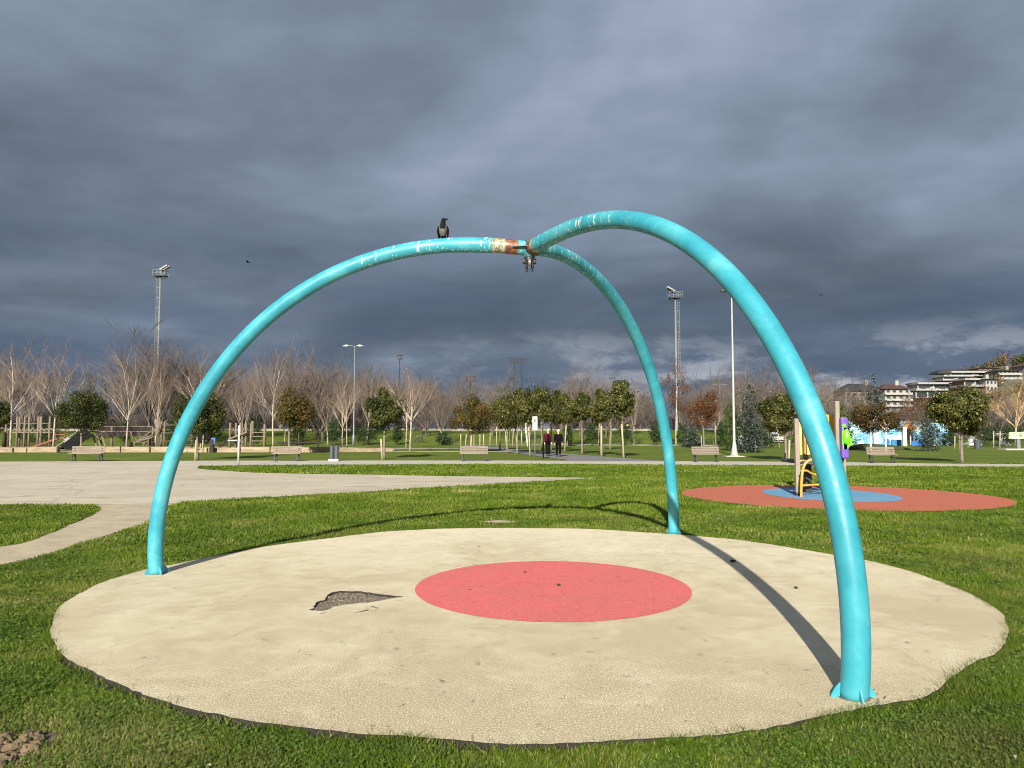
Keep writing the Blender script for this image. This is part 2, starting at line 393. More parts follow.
# ------------------------------------------------------------------ ground
def spline(pts, n=6, closed=True):
    out = []; N = len(pts)
    rngi = range(N) if closed else range(N - 1)
    for i in rngi:
        if closed: p = [pts[(i + k - 1) % N] for k in range(4)]
        else: p = [pts[max(0, min(N - 1, i + k - 1))] for k in range(4)]
        for k in range(n):
            s = k / n
            out.append(tuple(.5 * (2 * p[1][j] + (p[2][j] - p[0][j]) * s + (2 * p[0][j] - 5 * p[1][j] + 4 * p[2][j] - p[3][j]) * s * s + (3 * p[1][j] - p[0][j] - 3 * p[2][j] + p[3][j]) * s ** 3) for j in range(2)))
    if not closed: out.append(tuple(pts[-1][:2]))
    return out
def resample_noise(poly, step, amp, seed, grain=1.0):
    rr = random.Random(seed); out = []
    for i in range(len(poly)):
        a, b = Vector(poly[i][:2]), Vector(poly[(i + 1) % len(poly)][:2])
        L = (b - a).length; n = max(1, int(L / step))
        for k in range(n):
            p = a.lerp(b, k / n); out.append([p.x, p.y])
    N = len(out); ph = [rr.uniform(0, 6.28) for _ in range(12)]
    res = []
    for i, p in enumerate(out):
        q = out[(i + 1) % N]; o = out[i - 1]
        tx, ty = q[0] - o[0], q[1] - o[1]; L = math.hypot(tx, ty) or 1
        s = sum(math.sin((k + 3) * grain * 2 * math.pi * i / N * 5 + ph[k]) / (1 + k * .5) for k in range(12)) / 3 + rr.uniform(-.6, .6)
        res.append((p[0] - ty / L * s * amp, p[1] + tx / L * s * amp))
    return res
def sheet(name, poly, z, mat, holes=(), thick=0, side=None):
    bm = bmesh.new(); edges = []; loops = []
    for lp in [poly] + list(holes):
        vs = [bm.verts.new((p[0], p[1], z)) for p in lp]; loops.append(vs)
        edges += [bm.edges.new((vs[i], vs[(i + 1) % len(vs)])) for i in range(len(vs))]
    bmesh.ops.triangle_fill(bm, use_beauty=True, edges=edges)
    for f in bm.faces:
        f.normal_update()
        if f.normal.z < 0: f.normal_flip()
    if thick:
        for vs in loops:
            lo = [bm.verts.new((v.co.x, v.co.y, z - thick)) for v in vs]
            n = len(vs)
            for i in range(n):
                f = bm.faces.new((vs[i], lo[i], lo[(i + 1) % n], vs[(i + 1) % n])); f.material_index = 1
    me = bpy.data.meshes.new(name); bm.to_mesh(me); bm.free()
    me.materials.append(mat)
    if side: me.materials.append(side)
    o = bpy.data.objects.new(name, me); col.objects.link(o)
    return o
ext = 1600
g = MB().add([(-ext, -60, 0), (ext, -60, 0), (ext, 2500, 0), (-ext, 2500, 0)], [(0, 1, 2, 3)]).build('ground', M_lawn)
tag(g, kind='structure')
PADZ = .032
pad_px = [(530, 528), (480, 528), (430, 529), (380, 532), (330, 538), (275, 545), (225, 554), (180, 563), (146, 569), (118, 577), (100, 583), (82, 592), (66, 602), (54, 615), (51, 636), (66, 656), (100, 676), (133, 690), (183, 706), (232, 717), (282, 724.5), (339, 731), (400, 736), (447, 739.5), (494, 743), (540, 743.5), (600, 741), (662, 738), (703, 736), (766, 728), (828, 715), (873, 705), (927, 695), (952, 678), (973, 663), (997, 652), (1008, 634), (1002, 614), (985, 601), (952, 586), (910, 571), (865, 560), (800, 549), (740, 540), (690, 535.5), (640, 532), (590, 529)]
pad = [G(*q, PADZ)[:2] for q in pad_px]
pad = resample_noise(spline(pad, 6), .04, .014, 3)
hole_z = [(140, 290), (160, 283), (180, 265), (183, 250), (190, 237), (215, 226), (250, 220), (262, 205), (266, 190), (282, 176), (300, 165), (340, 157), (370, 153), (440, 155), (520, 156), (560, 162), (600, 168), (650, 176), (700, 181), (760, 187), (835, 196), (790, 201), (740, 206), (700, 217), (650, 226), (600, 233), (550, 240), (490, 243), (430, 251), (380, 258), (320, 265), (300, 280), (270, 295), (230, 300), (190, 299)]
hole = [G(290 + x / 7.31, 570 + y / 7.31, PADZ)[:2] for x, y in hole_z]
hole = resample_noise(hole, .016, .011, 9)
def slit(pts, wd):
    w3 = [G(290 + x / 7.31, 570 + y / 7.31, PADZ)[:2] for x, y in pts]; up = []; dn = []
    for i, p in enumerate(w3):
        k = wd * math.sin(math.pi * (i + .35) / (len(w3) - .3)) + .002
        up.append((p[0], p[1] + k)); dn.append((p[0], p[1] - k))
    return up + dn[::-1]
crack1 = slit([(470, 314), (520, 303), (572, 291), (585, 275), (600, 264), (640, 281)], .022)
crack2 = slit([(215, 322), (240, 315), (272, 307)], .016)
o = sheet('rubber_surface', pad, PADZ, M_pad, [hole, crack1, crack2], .05, M_black_rubber); tag(o, kind='structure')
def shrinkpoly(poly, k, c=None):
    cx = sum(p[0] for p in poly) / len(poly); cy = sum(p[1] for p in poly) / len(poly)
    out = []
    for x, y in poly:
        d = math.hypot(x - cx, y - cy); out.append((cx + (x - cx) * (d + k) / d, cy + (y - cy) * (d + k) / d))
    return out
# worn base showing in the hole, and the soil edge round the surface
CRUMB = True
hb = shrinkpoly(hole, .06)
o = sheet('worn_base', hb, .010, M_rubble); tag(o, kind='structure')
ring = []
for (x, y), (x2, y2) in zip(pad, shrinkpoly(pad, .05)):
    k = min(1, max(.05, (.9 - x) / 1.6)) if y < 8.8 else .05
    ring.append((x + (x2 - x) * k, y + (y2 - y) * k))
o = sheet('soil_edge', resample_noise(ring, .08, .015, 5), .004, M_dark_soil); tag(o, kind='structure')
def ell(cx, cy, rx, ry, z, n=96):
    return [G(cx + rx * math.cos(a), cy + ry * math.sin(a), z)[:2] for a in [2 * math.pi * k / n for k in range(n)]]
def egg(x0, x1, y0, y1, ym, z, n=96):
    """ground outline through the px extremes: an ellipse in world space"""
    a = G((x0 + x1) / 2, y0, z); b = G((x0 + x1) / 2, y1, z)
    cy = (a[1] + b[1]) / 2; ry = abs(a[1] - b[1]) / 2; cx = (G((x0 + x1) / 2, (y0 + y1) / 2, z)[0] + (a[0] + b[0]) / 2) / 2
    best = None
    for k in range(400):
        rx = .5 + k * .02
        mx = max((cx + rx * math.cos(q)) / (cy + ry * math.sin(q)) for q in np.linspace(0, 6.28, 60))
        mn = min((cx + rx * math.cos(q)) / (cy + ry * math.sin(q)) for q in np.linspace(0, 6.28, 60))
        e = abs((mx - mn) * F / 1.0 - (x1 - x0))
        if best is None or e < best[0]: best = (e, rx)
    rx = best[1]
    return [(cx + rx * math.cos(q), cy + ry * math.sin(q)) for q in [2 * math.pi * k / n for k in range(n)]]
red = egg(415.5, 690, 561, 622, 590, PADZ + .004)
o = sheet('red_circle', resample_noise(red, .05, .002, 2), PADZ + .004, M_red); tag(o, kind='structure')
bigred = egg(676, 1010, 485, 511, 497, .02)
blue = egg(761, 900, 488, 502, 495, .024)
o = sheet('brick_red_surface', resample_noise(bigred, .1, .012, 4), .02, M_brick, (), .04, M_black_rubber); tag(o, kind='structure')
o = sheet('blue_surface', blue, .024, M_blue); tag(o, kind='structure')
# plaza, paths
plaza_px = [(-260, 461.5), (0, 461.8), (200, 460.9), (199, 466.4), (197.5, 468.5), (205, 469.6), (225, 471), (256, 473), (300, 474), (380, 475), (440, 476.2), (500, 477), (560, 477.6), (602, 478.2), (570, 480), (520, 483), (450, 487), (350, 493), (260, 498), (190, 502), (172, 503.5), (120, 504.5), (60, 505), (0, 505), (-150, 506)]
plaza = [G(*q)[:2] for q in plaza_px]
o = sheet('concrete_plaza', plaza, .008, M_concrete); tag(o, kind='structure')
path_px = [(200, 460.9), (300, 460.7), (500, 460.7), (570, 461), (670, 461.3), (770, 461.8), (850, 462.4), (940, 463.8), (1024, 464.5), (1250, 466)]
path_lo = [(1250, 469), (1024, 467.2), (940, 466.8), (850, 466), (770, 465.7), (670, 465.1), (560, 464.4), (480, 464.3), (380, 464.9), (300, 465.2), (240, 465.8), (199, 466.4)]
path = [G(*q)[:2] for q in path_px + path_lo]
o = sheet('park_path', path, .012, M_path); tag(o, kind='structure')
jn = [(462, 445.2), (478, 445.6), (492, 446.8), (512, 449.2), (535, 451.8), (560, 453.3), (580, 455), (610, 457.5), (640, 459.6), (672, 461.5), (560, 461.4), (567, 460), (552, 458.3), (535, 456), (515, 453), (495, 450.3), (478, 447.6)]
o = sheet('side_path', [G(*q)[:2] for q in jn], .016, M_asphalt); tag(o, kind='structure')
dirt_px = [(-160, 560), (0, 547), (38, 538), (73, 524), (96, 513.5), (101, 508), (100, 504), (182, 502.5), (170, 506), (165, 510), (146, 523), (117, 532.5), (73, 546), (44, 556), (0, 567), (-160, 590)]
dirt = resample_noise(spline([G(*q)[:2] for q in dirt_px], 4), .15, .03, 11)
o = sheet('dirt_path', dirt, .004, M_dirt); tag(o, kind='structure')
far1 = [(-300, 443.2), (300, 443.4), (720, 445.0), (720, 446.0), (300, 444.3), (-300, 444.2)]
o = sheet('far_path', [G(*q)[:2] for q in far1], .012, M_path); tag(o, kind='structure')
sand = [(-200, 452.2), (330, 452.2), (392, 451.5), (396, 448.5), (330, 447.0), (-200, 446)]
o = sheet('play_sand', [G(*q)[:2] for q in sand], .008, M_sand); tag(o, kind='structure')
for nm, q in (('kerb_line', [(392, 451.3), (560, 451.9), (560, 452.5), (392, 451.9)]), ('kerb_line', [(396, 448.4), (470, 448.6), (470, 449.1), (396, 448.9)])):
    o = sheet(nm, [G(*p)[:2] for p in q], .02, M_path); tag(o, kind='structure')
patch = resample_noise([G(*q)[:2] for q in [(478, 521.5), (498, 520.5), (518, 521.5), (514, 523.5), (490, 523.8)]], .05, .03, 8)
o = sheet('bare_patch', patch, .006, M_dirt); tag(o, kind='structure')
# grass bank behind, rising to a low wall
mb = MB(); nx = 40; prof = [(92, -.02), (97, .25), (103, .8), (110, 1.35), (117, 1.7), (126, 1.8), (150, 1.8)]
for i in range(nx + 1):
    x = -95 + 150 * i / nx
    for y, z in prof:
        mb.v.append((x, y + 1.5 * math.sin(x * .07), z * (1 if i < nx - 5 else max(0, (nx - i) / 5)) + (.12 * math.sin(x * .21 + y * .1) if z > .1 else 0)))
k = len(prof)
for i in range(nx):
    for j in range(k - 1): mb.f.append((i * k + j, (i + 1) * k + j, (i + 1) * k + j + 1, i * k + j + 1)); mb.m.append(0)
tag(mb.build('grass_bank', M_lawn, smooth=True), kind='structure')

# ------------------------------------------------------------------ grass blades
def inpoly(P, poly):
    poly = np.asarray(poly); x, y = P[:, 0], P[:, 1]; ins = np.zeros(len(P), bool); j = len(poly) - 1
    for i in range(len(poly)):
        xi, yi = poly[i]; xj, yj = poly[j]
        if yi != yj:
            c = ((yi > y) != (yj > y)) & (x < (xj - xi) * (y - yi) / (yj - yi) + xi); ins ^= c
        j = i
    return ins
def vnoise(P, s, seed=0):
    r = np.random.default_rng(seed); T = r.random((64, 64)); q = P / s
    i = np.floor(q).astype(int); f = q - i; f = f * f * (3 - 2 * f)
    a = T[i[:, 0] % 64, i[:, 1] % 64]; b = T[(i[:, 0] + 1) % 64, i[:, 1] % 64]
    c = T[i[:, 0] % 64, (i[:, 1] + 1) % 64]; d = T[(i[:, 0] + 1) % 64, (i[:, 1] + 1) % 64]
    return (a * (1 - f[:, 0]) + b * f[:, 0]) * (1 - f[:, 1]) + (c * (1 - f[:, 0]) + d * f[:, 0]) * f[:, 1]
pad_ex = pad[::3]
padL = np.asarray(shrinkpoly(pad[::6], .055))
plz = plaza; mudc = G(3, 754)[:2]
excl = [pad_ex, plz, path, dirt[::3], bigred[::4], patch[::2]]
def scatter(y0, y1, dens):
    xm = lambda y: .72 * y + 1.2
    A = (y1 - y0) * (xm(y0) + xm(y1)); n = int(A * dens)
    y = rng.uniform(y0, y1, n); x = rng.uniform(-1, 1, n) * xm(y1)
    P = np.stack([x, y], 1); P = P[np.abs(x) < xm(y)]
    for q in excl: P = P[~inpoly(P, q)]
    left = (P[:, 0] < -.1) & (P[:, 1] < 8.5)                       # soil gap on the left side of the pad
    P = P[~(left & inpoly(P, padL) & (vnoise(P, .5, 4) > .25))]
    # thin, worn places
    th = vnoise(P, .45, 1) * .6 + vnoise(P, 1.3, 2) * .4
    P = P[(th > .30) | (rng.random(len(P)) < .35)]
    dm = np.hypot((P[:, 0] - mudc[0]) / .75, (P[:, 1] - mudc[1]) / 1.1)
    P = P[(dm > .12 + .2 * vnoise(P, .12, 3)) | (rng.random(len(P)) < .04)]
    return P
def blades(P, h, wd, lean=.5):
    n = len(P); a = rng.uniform(0, 6.283, n); hh = h * rng.uniform(.5, 1.35, n); ww = wd * rng.uniform(.6, 1.4, n)
    ln = rng.uniform(.1, 1.0, n) * lean * hh * 2; b = rng.uniform(0, 6.283, n)
    V = np.zeros((n, 3, 3)); V[:, 0, 0] = P[:, 0] - np.cos(a) * ww / 2; V[:, 0, 1] = P[:, 1] - np.sin(a) * ww / 2
    V[:, 1, 0] = P[:, 0] + np.cos(a) * ww / 2; V[:, 1, 1] = P[:, 1] + np.sin(a) * ww / 2
    V[:, 2, 0] = P[:, 0] + np.cos(b) * ln; V[:, 2, 1] = P[:, 1] + np.sin(b) * ln; V[:, 2, 2] = hh * (.65 + .7 * vnoise(P, .22, 33))
    pt = vnoise(P, .28, 31) * .5 + vnoise(P, .9, 32) * .5
    r = .10 + .34 * vnoise(P, .7, 5) + .22 * vnoise(P, 2.6, 6) + .25 * pt + rng.uniform(-.26, .28, n)
    dry = (pt > .60) & (rng.random(n) < .16) & (P[:, 1] < 14); r = np.where(dry, rng.uniform(.85, 1, n), r)
    r = np.where(rng.random(n) < .05 * np.clip((16 - P[:, 1]) / 8, 0, 1), 1.0, r)
    dm = np.hypot(P[:, 0] - mudc[0], P[:, 1] - mudc[1]); r = np.where((dm < .9) & (rng.random(n) < .75 * (.95 - dm)), .95, r)
    return V.reshape(-1, 3), r
Vs = []; rs = []
for y0, y1, dens, h, wd in ((2.6, 4.2, 21000, .027, .0060), (4.2, 5.5, 15000, .028, .0070), (5.5, 8, 8500, .030, .0095), (8, 11, 4400, .033, .012), (11, 15, 2000, .042, .018), (15, 20, 1000, .046, .026), (20, 28, 420, .052, .042), (28, 38.5, 200, .055, .065)):
    P_ = scatter(y0, y1, dens); V_, r_ = blades(P_, h, wd); Vs.append(V_); rs.append(r_)
# fringe leaning over the edge where the turf meets the surface
pn = np.asarray(pad); nx_ = np.roll(pn, -1, 0) - np.roll(pn, 1, 0); nx_ = np.stack([nx_[:, 1], -nx_[:, 0]], 1); nx_ /= np.linalg.norm(nx_, axis=1)[:, None]
cc_ = pn.mean(0); nx_ *= np.sign(((pn - cc_) * nx_).sum(1))[:, None]
kk = rng.integers(0, len(pn), 42000); Pf = pn[kk] + nx_[kk] * rng.uniform(-.012, .05, len(kk))[:, None] + rng.normal(0, .015, (len(kk), 2))
okf = ~inpoly(Pf, shrinkpoly(pad[::2], -.02)) & ((Pf[:, 0] > .5) | (Pf[:, 1] > 9) | (rng.random(len(Pf)) < .16) | (vnoise(Pf, .3, 21) > .58))
V_, r_ = blades(Pf[okf], .044, .0080, .8); Vs.append(V_); rs.append(r_)
o = np_mesh('grass', np.concatenate(Vs), 3, M_grassb, attrs={'rnd': np.concatenate(rs)})
tag(o, kind='stuff'); print('blades', sum(len(r) for r in rs))
# broad clover-like leaves: small tilted diamonds
Vs = []; rs = []
for y0, y1, dens, s in ((2.6, 4.5, 6500, .0058), (4.5, 6.5, 4000, .007), (6.5, 10, 1700, .009), (10, 15, 600, .013)):
    P_ = scatter(y0, y1, dens); m = vnoise(P_, .8, 12) * .6 + vnoise(P_, .25, 13) * .4
    P_ = P_[m > .40]; n = len(P_)
    a = rng.uniform(0, 6.283, n); ss = s * rng.uniform(.6, 1.5, n); tl = rng.uniform(-.7, .7, n); tl2 = rng.uniform(-.7, .7, n); z = rng.uniform(.012, .030, n)
    V = np.zeros((n, 5, 3))
    for k, (q, l) in enumerate(((0, 1.2), (1.1, 1.0), (2.3, .95), (3.9, .95), (5.1, 1.0))):
        dx, dy = np.cos(a + q) * ss * l, np.sin(a + q) * ss * l
        V[:, k, 0] = P_[:, 0] + dx; V[:, k, 1] = P_[:, 1] + dy; V[:, k, 2] = z + dx * tl + dy * tl2
    Vs.append(V.reshape(-1, 3)); rs.append(rng.uniform(.15, .85, n) * .8 + .2 * vnoise(P_, .5, 14))
o = np_mesh('clover', np.concatenate(Vs), 5, M_clover, attrs={'rnd': np.concatenate(rs)}); tag(o, kind='stuff')
# crumbs of rubber and rubble in and around the hole
mb = MB(); rr = random.Random(17)
hx = [p[0] for p in hole]; hy = [p[1] for p in hole]
def clod(mb, x, y, r, z=0.0):
    n = 6; m = 4; b0 = len(mb.v)
    mb.ball((x, y, r * .35), (r * rr.uniform(.7, 1.3), r * rr.uniform(.7, 1.3), r * rr.uniform(.4, .8)), n, m)
    for i in range(b0, len(mb.v)):
        v = mb.v[i]; mb.v[i] = (v[0] + rr.uniform(-.3, .3) * r, v[1] + rr.uniform(-.3, .3) * r, max(.001, v[2] + rr.uniform(-.25, .25) * r) + z)
for i in range(900):
    x, y = rr.uniform(min(hx) - .05, max(hx) + .05), rr.uniform(min(hy) - .05, max(hy) + .05)
    ins = bool(inpoly(np.array([[x, y]]), hole)[0])
    if ins or rr.random() < .05: clod(mb, x, y, rr.uniform(.004, .016) if ins else rr.uniform(.003, .006), .010 if ins else PADZ)
tag(mb.build('rubber_crumbs', M_rubble), kind='stuff')
mb = MB()
for i in range(60):
    a = rr.uniform(-.9, 1.5); q = G(868 + rr.gauss(0, 9), 699 + rr.gauss(0, 3), PADZ); clod(mb, q[0], q[1], rr.uniform(.003, .010), PADZ - .002)
tag(mb.build('crumbs_at_foot', M_rubble), kind='stuff')
# clods of earth in the lower left corner and leaf litter
mud = MB()
rr = random.Random(5)
def clod(mb, x, y, r):
    n = 7; m = 5; b0 = len(mb.v)
    mb.ball((x, y, r * .35), (r * rr.uniform(.8, 1.2), r * rr.uniform(.8, 1.3), r * rr.uniform(.5, .8)), n, m)
    for i in range(b0, len(mb.v)):
        v = mb.v[i]; mb.v[i] = (v[0] + rr.uniform(-.28, .28) * r, v[1] + rr.uniform(-.28, .28) * r, max(.001, v[2] + rr.uniform(-.25, .25) * r))
for i in range(190):
    a = rr.uniform(0, 6.28); d = .16 * rr.random() ** .6
    clod(mud, mudc[0] + math.cos(a) * d * 1.0, mudc[1] + math.sin(a) * d * 1.5, rr.choice((.008, .012, .016, .03)) * rr.uniform(.8, 1.3))
M_clod = simple('dry clods', (.15, .11, .06), .5, 14, .95, bump=.7)
tag(mud.build('earth_clods', M_clod), kind='stuff')
sh = resample_noise([(mudc[0] + math.cos(q) * .20, mudc[1] + math.sin(q) * .30) for q in np.linspace(0, 6.28, 24)[:-1]], .04, .03, 6)
tag(sheet('bare_soil', sh, .004, M_soil), kind='structure')
n = 420; P_ = scatter(2.8, 20, 6); n = len(P_); a = rng.uniform(0, 6.28, n); s = rng.uniform(.005, .014, n); V = np.zeros((n, 4, 3))
for k, (q, l) in enumerate(((0, 1.6), (1.5, .8), (3.14, 1.4), (4.6, .8))):
    V[:, k, 0] = P_[:, 0] + np.cos(a + q) * s * l; V[:, k, 1] = P_[:, 1] + np.sin(a + q) * s * l; V[:, k, 2] = .035 + rng.uniform(-.6, .6, n) * s
o = np_mesh('leaf_litter', V.reshape(-1, 3), 4, M_dry, attrs={'rnd': rng.random(n)}); tag(o, kind='stuff')

# ------------------------------------------------------------------ swing frame
FEET = {'left': (156, 573.5), 'right': (854, 697), 'back': (674, 533.5)}
_f = [G(*q, PADZ) for q in FEET.values()]
HC = Vector((sum(q[0] for q in _f) / 3, sum(q[1] for q in _f) / 3, 0))
SEEN = {'left': [(156.5, 573.5), (156.9, 529), (166, 480), (178, 440), (196.7, 405), (260.8, 325), (300, 292), (352, 265.8), (400, 252), (440, 246.4), (480, 245.2), (510, 245.3)],
        'right': [(854, 697), (854.4, 632), (850, 560), (837, 495), (794.3, 375), (757, 314), (700, 249.2), (650, 224.5), (610, 219.7), (587, 224.2), (564, 231.6), (545, 240)],
        'back': [(674, 533.5), (673, 500), (669, 460), (661.5, 412), (640, 346), (625.5, 315), (600, 282), (580, 264.5), (560, 253.5)]}
def arm_profile(nm):
    """centre line (r, z) in the vertical plane through hub and foot, smoothed"""
    fg = np.array(G(*FEET[nm], PADZ)); c = np.array(HC[:2]); uv = (fg[:2] - c) / np.linalg.norm(fg[:2] - c); th = []; rho = []
    for q in SEEN[nm]:
        d = ray(*q); t_, r_ = np.linalg.solve(np.array([[d[0], -uv[0]], [d[1], -uv[1]]]), c)
        z_ = H + t_ * d[2]; th.append(math.atan2(z_, r_)); rho.append(math.hypot(z_, r_))
    w_ = np.ones(len(th)); w_[0] = 3
    th.append(math.pi / 2); rho.append(3.62); w_ = np.append(w_, 2)
    co = np.polyfit(th, rho, 5, w=w_)
    T_ = np.linspace(.0, math.pi / 2, 90); Rr = np.polyval(co, T_)
    out = [(a * math.cos(b), a * math.sin(b)) for a, b in zip(Rr, T_)]
    print(nm, [(round(a, 2), round(b, 2)) for a, b in out[::8]])
    return out
PR = {'left': (arm_profile('left'), FEET['left'], M_armL), 'right': (arm_profile('right'), FEET['right'], M_armR), 'back': (arm_profile('back'), FEET['back'], M_armB)}
ZH = sum(PR[k][0][-1][1] for k in PR) / 3
swing = empty('swing_frame', (HC.x, HC.y, 0), 'large turquoise three-legged arched steel swing frame standing on the pale round rubber surface', 'swing frame')
RAD = .083
for nm, (pr, fp, mt) in PR.items():
    fg = Vector(G(*fp, PADZ)); uvec = Vector((fg.x - HC.x, fg.y - HC.y, 0)).normalized()
    pts = [uvec * a + Vector((0, 0, max(b, PADZ - .01))) for a, b in pr if b > -.05]
    if nm != 'left': pts = pts[:-1]
    mb = MB().tube(pts, RAD, 40)
    arm = mb.build('arch_leg', mt, swing, smooth=True)
    if nm == 'right': arm['label'] = 'nearest arch leg, at right, lit along its flank'
    if nm == 'left': arm['label'] = 'left arch leg with a straight rusty sleeve by the hub'
    if nm == 'back': arm['label'] = 'rear arch leg with a shadow across its foot'
    tv = Vector((-uvec.y, uvec.x, 0)); base = uvec * pr[0][0]
    angs = [R(45) + k * math.pi / 2 for k in range(4)]
    if nm == 'right': angs = [math.atan2(-uvec.y, -uvec.x) * 0 + q for q in (R(-90), R(0), R(90), R(180))]
    for q in angs:
        dv = Vector((math.cos(q), math.sin(q), 0)); nv = Vector((-dv.y, dv.x, 0)) * .005
        prf = [(RAD - .01, PADZ - .01), (RAD + .05, PADZ - .01), (RAD + .05, PADZ + .012), (RAD + .028, PADZ + .05), (RAD - .004, PADZ + .085), (RAD - .01, PADZ + .085)]
        vs = [base + dv * a + Vector((0, 0, z)) - nv for a, z in prf] + [base + dv * a + Vector((0, 0, z)) + nv for a, z in prf]
        N = len(prf)
        MB().add(vs, [tuple(range(N)), tuple(reversed(range(N, 2 * N)))] + [(i, N + i, N + (i + 1) % N, (i + 1) % N) for i in range(N)]).build('base_fin', M_teal, arm)
    mb = MB().tube([base + Vector((0, 0, PADZ - .01)), base + Vector((0, 0, PADZ + .004))], [RAD + .014, RAD + .010], 24)
    mb.build('base_plate', M_rubble, arm)
# sleeves near the hub, ring welds
fgL = Vector(G(156, 573.5, PADZ)); uL = Vector((fgL.x - HC.x, fgL.y - HC.y, 0)).normalized()
zL = lambda r_: float(np.interp(r_, [q[0] for q in reversed(PR['left'][0])], [q[1] for q in reversed(PR['left'][0])]))
MB().tube([uL * q + Vector((0, 0, zL(q))) for q in (.86, .75, .65, .55, .44, .43)], [RAD + .001, RAD + .004, RAD + .004, RAD + .004, RAD + .004, RAD + .001], 40, False).build('sleeve', M_armL, swing, smooth=True)
hub = MB()
hub.tube([(0, 0, ZH -0.100), (0, 0, ZH -0.070), (0, 0, ZH +0.075), (0, 0, ZH +0.090)], [.060, .072, .072, .060], 32)
hubo = hub.build('hub', M_hub, swing, smooth=False, bevel=.004)
# triangular gusset plates between the arms
for a in (R(208), R(15), R(115)):
    d = Vector((math.cos(a), math.sin(a), 0)); s_ = Vector((-d.y, d.x, 0))
    vs = [s_ * .16 + d * .02, s_ * -.16 + d * .02, d * .22]
    z0 = ZH +0.000
    MB().add([v + Vector((0, 0, z0)) for v in vs] + [v + Vector((0, 0, z0 + .012)) for v in vs], [(2, 1, 0), (3, 4, 5), (0, 1, 4, 3), (1, 2, 5, 4), (2, 0, 3, 5)]).build('gusset_plate', M_hub, swing)
br = MB()
br.tube([(0, 0, ZH -0.140), (0, 0, ZH -0.100)], .055, 16)
br.tube([(-.075, 0, ZH -0.145), (.075, 0, ZH -0.145)], .030, 12)
brk = br.build('swivel_bracket', M_steel_dark, swing, smooth=False)
for s_ in (-1, 1):
    MB().tube([(s_ * .032, 0, ZH -0.150), (s_ * .034, .005, ZH -0.200), (s_ * .026, .01, ZH -0.235), (s_ * .034, 0, ZH -0.260)], [.016, .018, .014, .010], 8).build('hanger_lug', M_steel_dark, brk)
MB().tube([(-.012, -.045, ZH -0.165), (.012, -.045, ZH -0.165)], .035, 14).build('bracket_disc', M_galv, brk)

# ------------------------------------------------------------------ crow on the arch
M_feather_b = simple('black feathers', (.006, .006, .008), .3, 40, .8, bump=.1, spec=.15)
M_feather_g = simple('grey feathers', (.13, .125, .115), .3, 50, .7, bump=.4)
def crow_at(loc, rz, label, s=1.0):
    root = empty('crow', loc, label, 'bird', None, rz); root.scale = (s * .84, s, s)
    mb = MB(); n = 18
    sp_ = [((0, .11, -.050), .010, .6), ((0, .085, -.02), .020, .5), ((0, .055, .015), .030, .8), ((0, .03, .045), .046, 1), ((0, .012, .078), .058, 1), ((0, 0, .11), .060, 1), ((0, -.005, .138), .050, 1), ((.001, -.007, .160), .036, 1), ((.003, -.010, .178), .031, 1), ((.007, -.013, .196), .031, 1), ((.012, -.015, .212), .026, 1), ((.015, -.016, .223), .012, 1)]
    mb.tube([q[0] for q in sp_], [q[1] for q in sp_], n)
    body = mb.build('body', [M_feather_b, M_feather_g], root, smooth=True)
    for p in body.data.polygons:
        c = p.center
        p.material_index = 1 if (.035 < c.z < .152 and not (c.y < -.02 and abs(c.x) < .034 and c.z > .098)) else 0
    ss = body.modifiers.new('s', 'SUBSURF'); ss.levels = ss.render_levels = 1
    MB().tube([(.026, -.018, .205), (.045, -.022, .208), (.062, -.026, .208), (.074, -.028, .203)], [.013, .011, .008, .002], 10, sq=(1, .8)).build('beak', M_feather_b, root, smooth=True)
    for s_ in (-1, 1):
        MB().tube([(s_ * .040, 0, .148), (s_ * .060, .006, .125), (s_ * .068, .018, .085), (s_ * .060, .04, .04), (s_ * .040, .075, -.005), (s_ * .018, .11, -.04)], [.008, .030, .040, .036, .022, .006], 12, sq=(1, .35)).build('wing', M_feather_b, root, smooth=True)
        MB().tube([(s_ * .022, .012, .045), (s_ * .022, .004, .015), (s_ * .022, .0, -.002)], [.010, .005, .005], 8).tube([(s_ * .022, .02, -.002), (s_ * .022, -.03, -.004)], .004, 6).build('foot', M_feather_b, root, smooth=True)
    MB().ball((.016, -.042, .203), .0045, 8, 6).build('eye', simple('eye', (.01, .01, .01), .1, 3, .1, bump=0), root, smooth=True)
    return root
rc = .965; cl_ = HC + uL * rc
crow_at((cl_.x, cl_.y, zL(rc) + RAD + .002), R(0), 'hooded crow perched on the left arch of the turquoise frame')
def flying(px, py, y, label, ang):
    d = ray(px, py); root = empty('flying_bird', (d[0] / d[1] * y, y, H + d[2] / d[1] * y), label, 'bird', None, ang)
    MB().tube([(-.22, 0, 0), (-.12, 0, .0), (0, 0, .01), (.10, 0, .02), (.17, 0, .025), (.22, 0, .015)], [.02, .05, .07, .06, .04, .008], 10).build('body', M_feather_b, root, smooth=True)
    for s_ in (-1, 1):
        MB().add([(.08, s_ * .04, .03), (-.08, s_ * .04, .03), (.05, s_ * .28, .12), (-.08, s_ * .26, .12), (-.03, s_ * .5, .10), (-.09, s_ * .48, .10),
                  (.08, s_ * .04, .02), (-.08, s_ * .04, .02), (.05, s_ * .28, .11), (-.08, s_ * .26, .11), (-.03, s_ * .5, .095), (-.09, s_ * .48, .095)],
                 [(0, 1, 3, 2), (2, 3, 5, 4), (6, 8, 9, 7), (8, 10, 11, 9), (0, 2, 8, 6), (2, 4, 10, 8), (1, 7, 9, 3), (3, 9, 11, 5), (4, 5, 11, 10)]).build('wing', M_feather_b, root)
flying(248, 262.3, 75, 'dark bird gliding in the sky near the left floodlight mast', R(170))
flying(821.5, 295.3, 85, 'dark bird flying in the sky right of the turquoise frame', R(75))

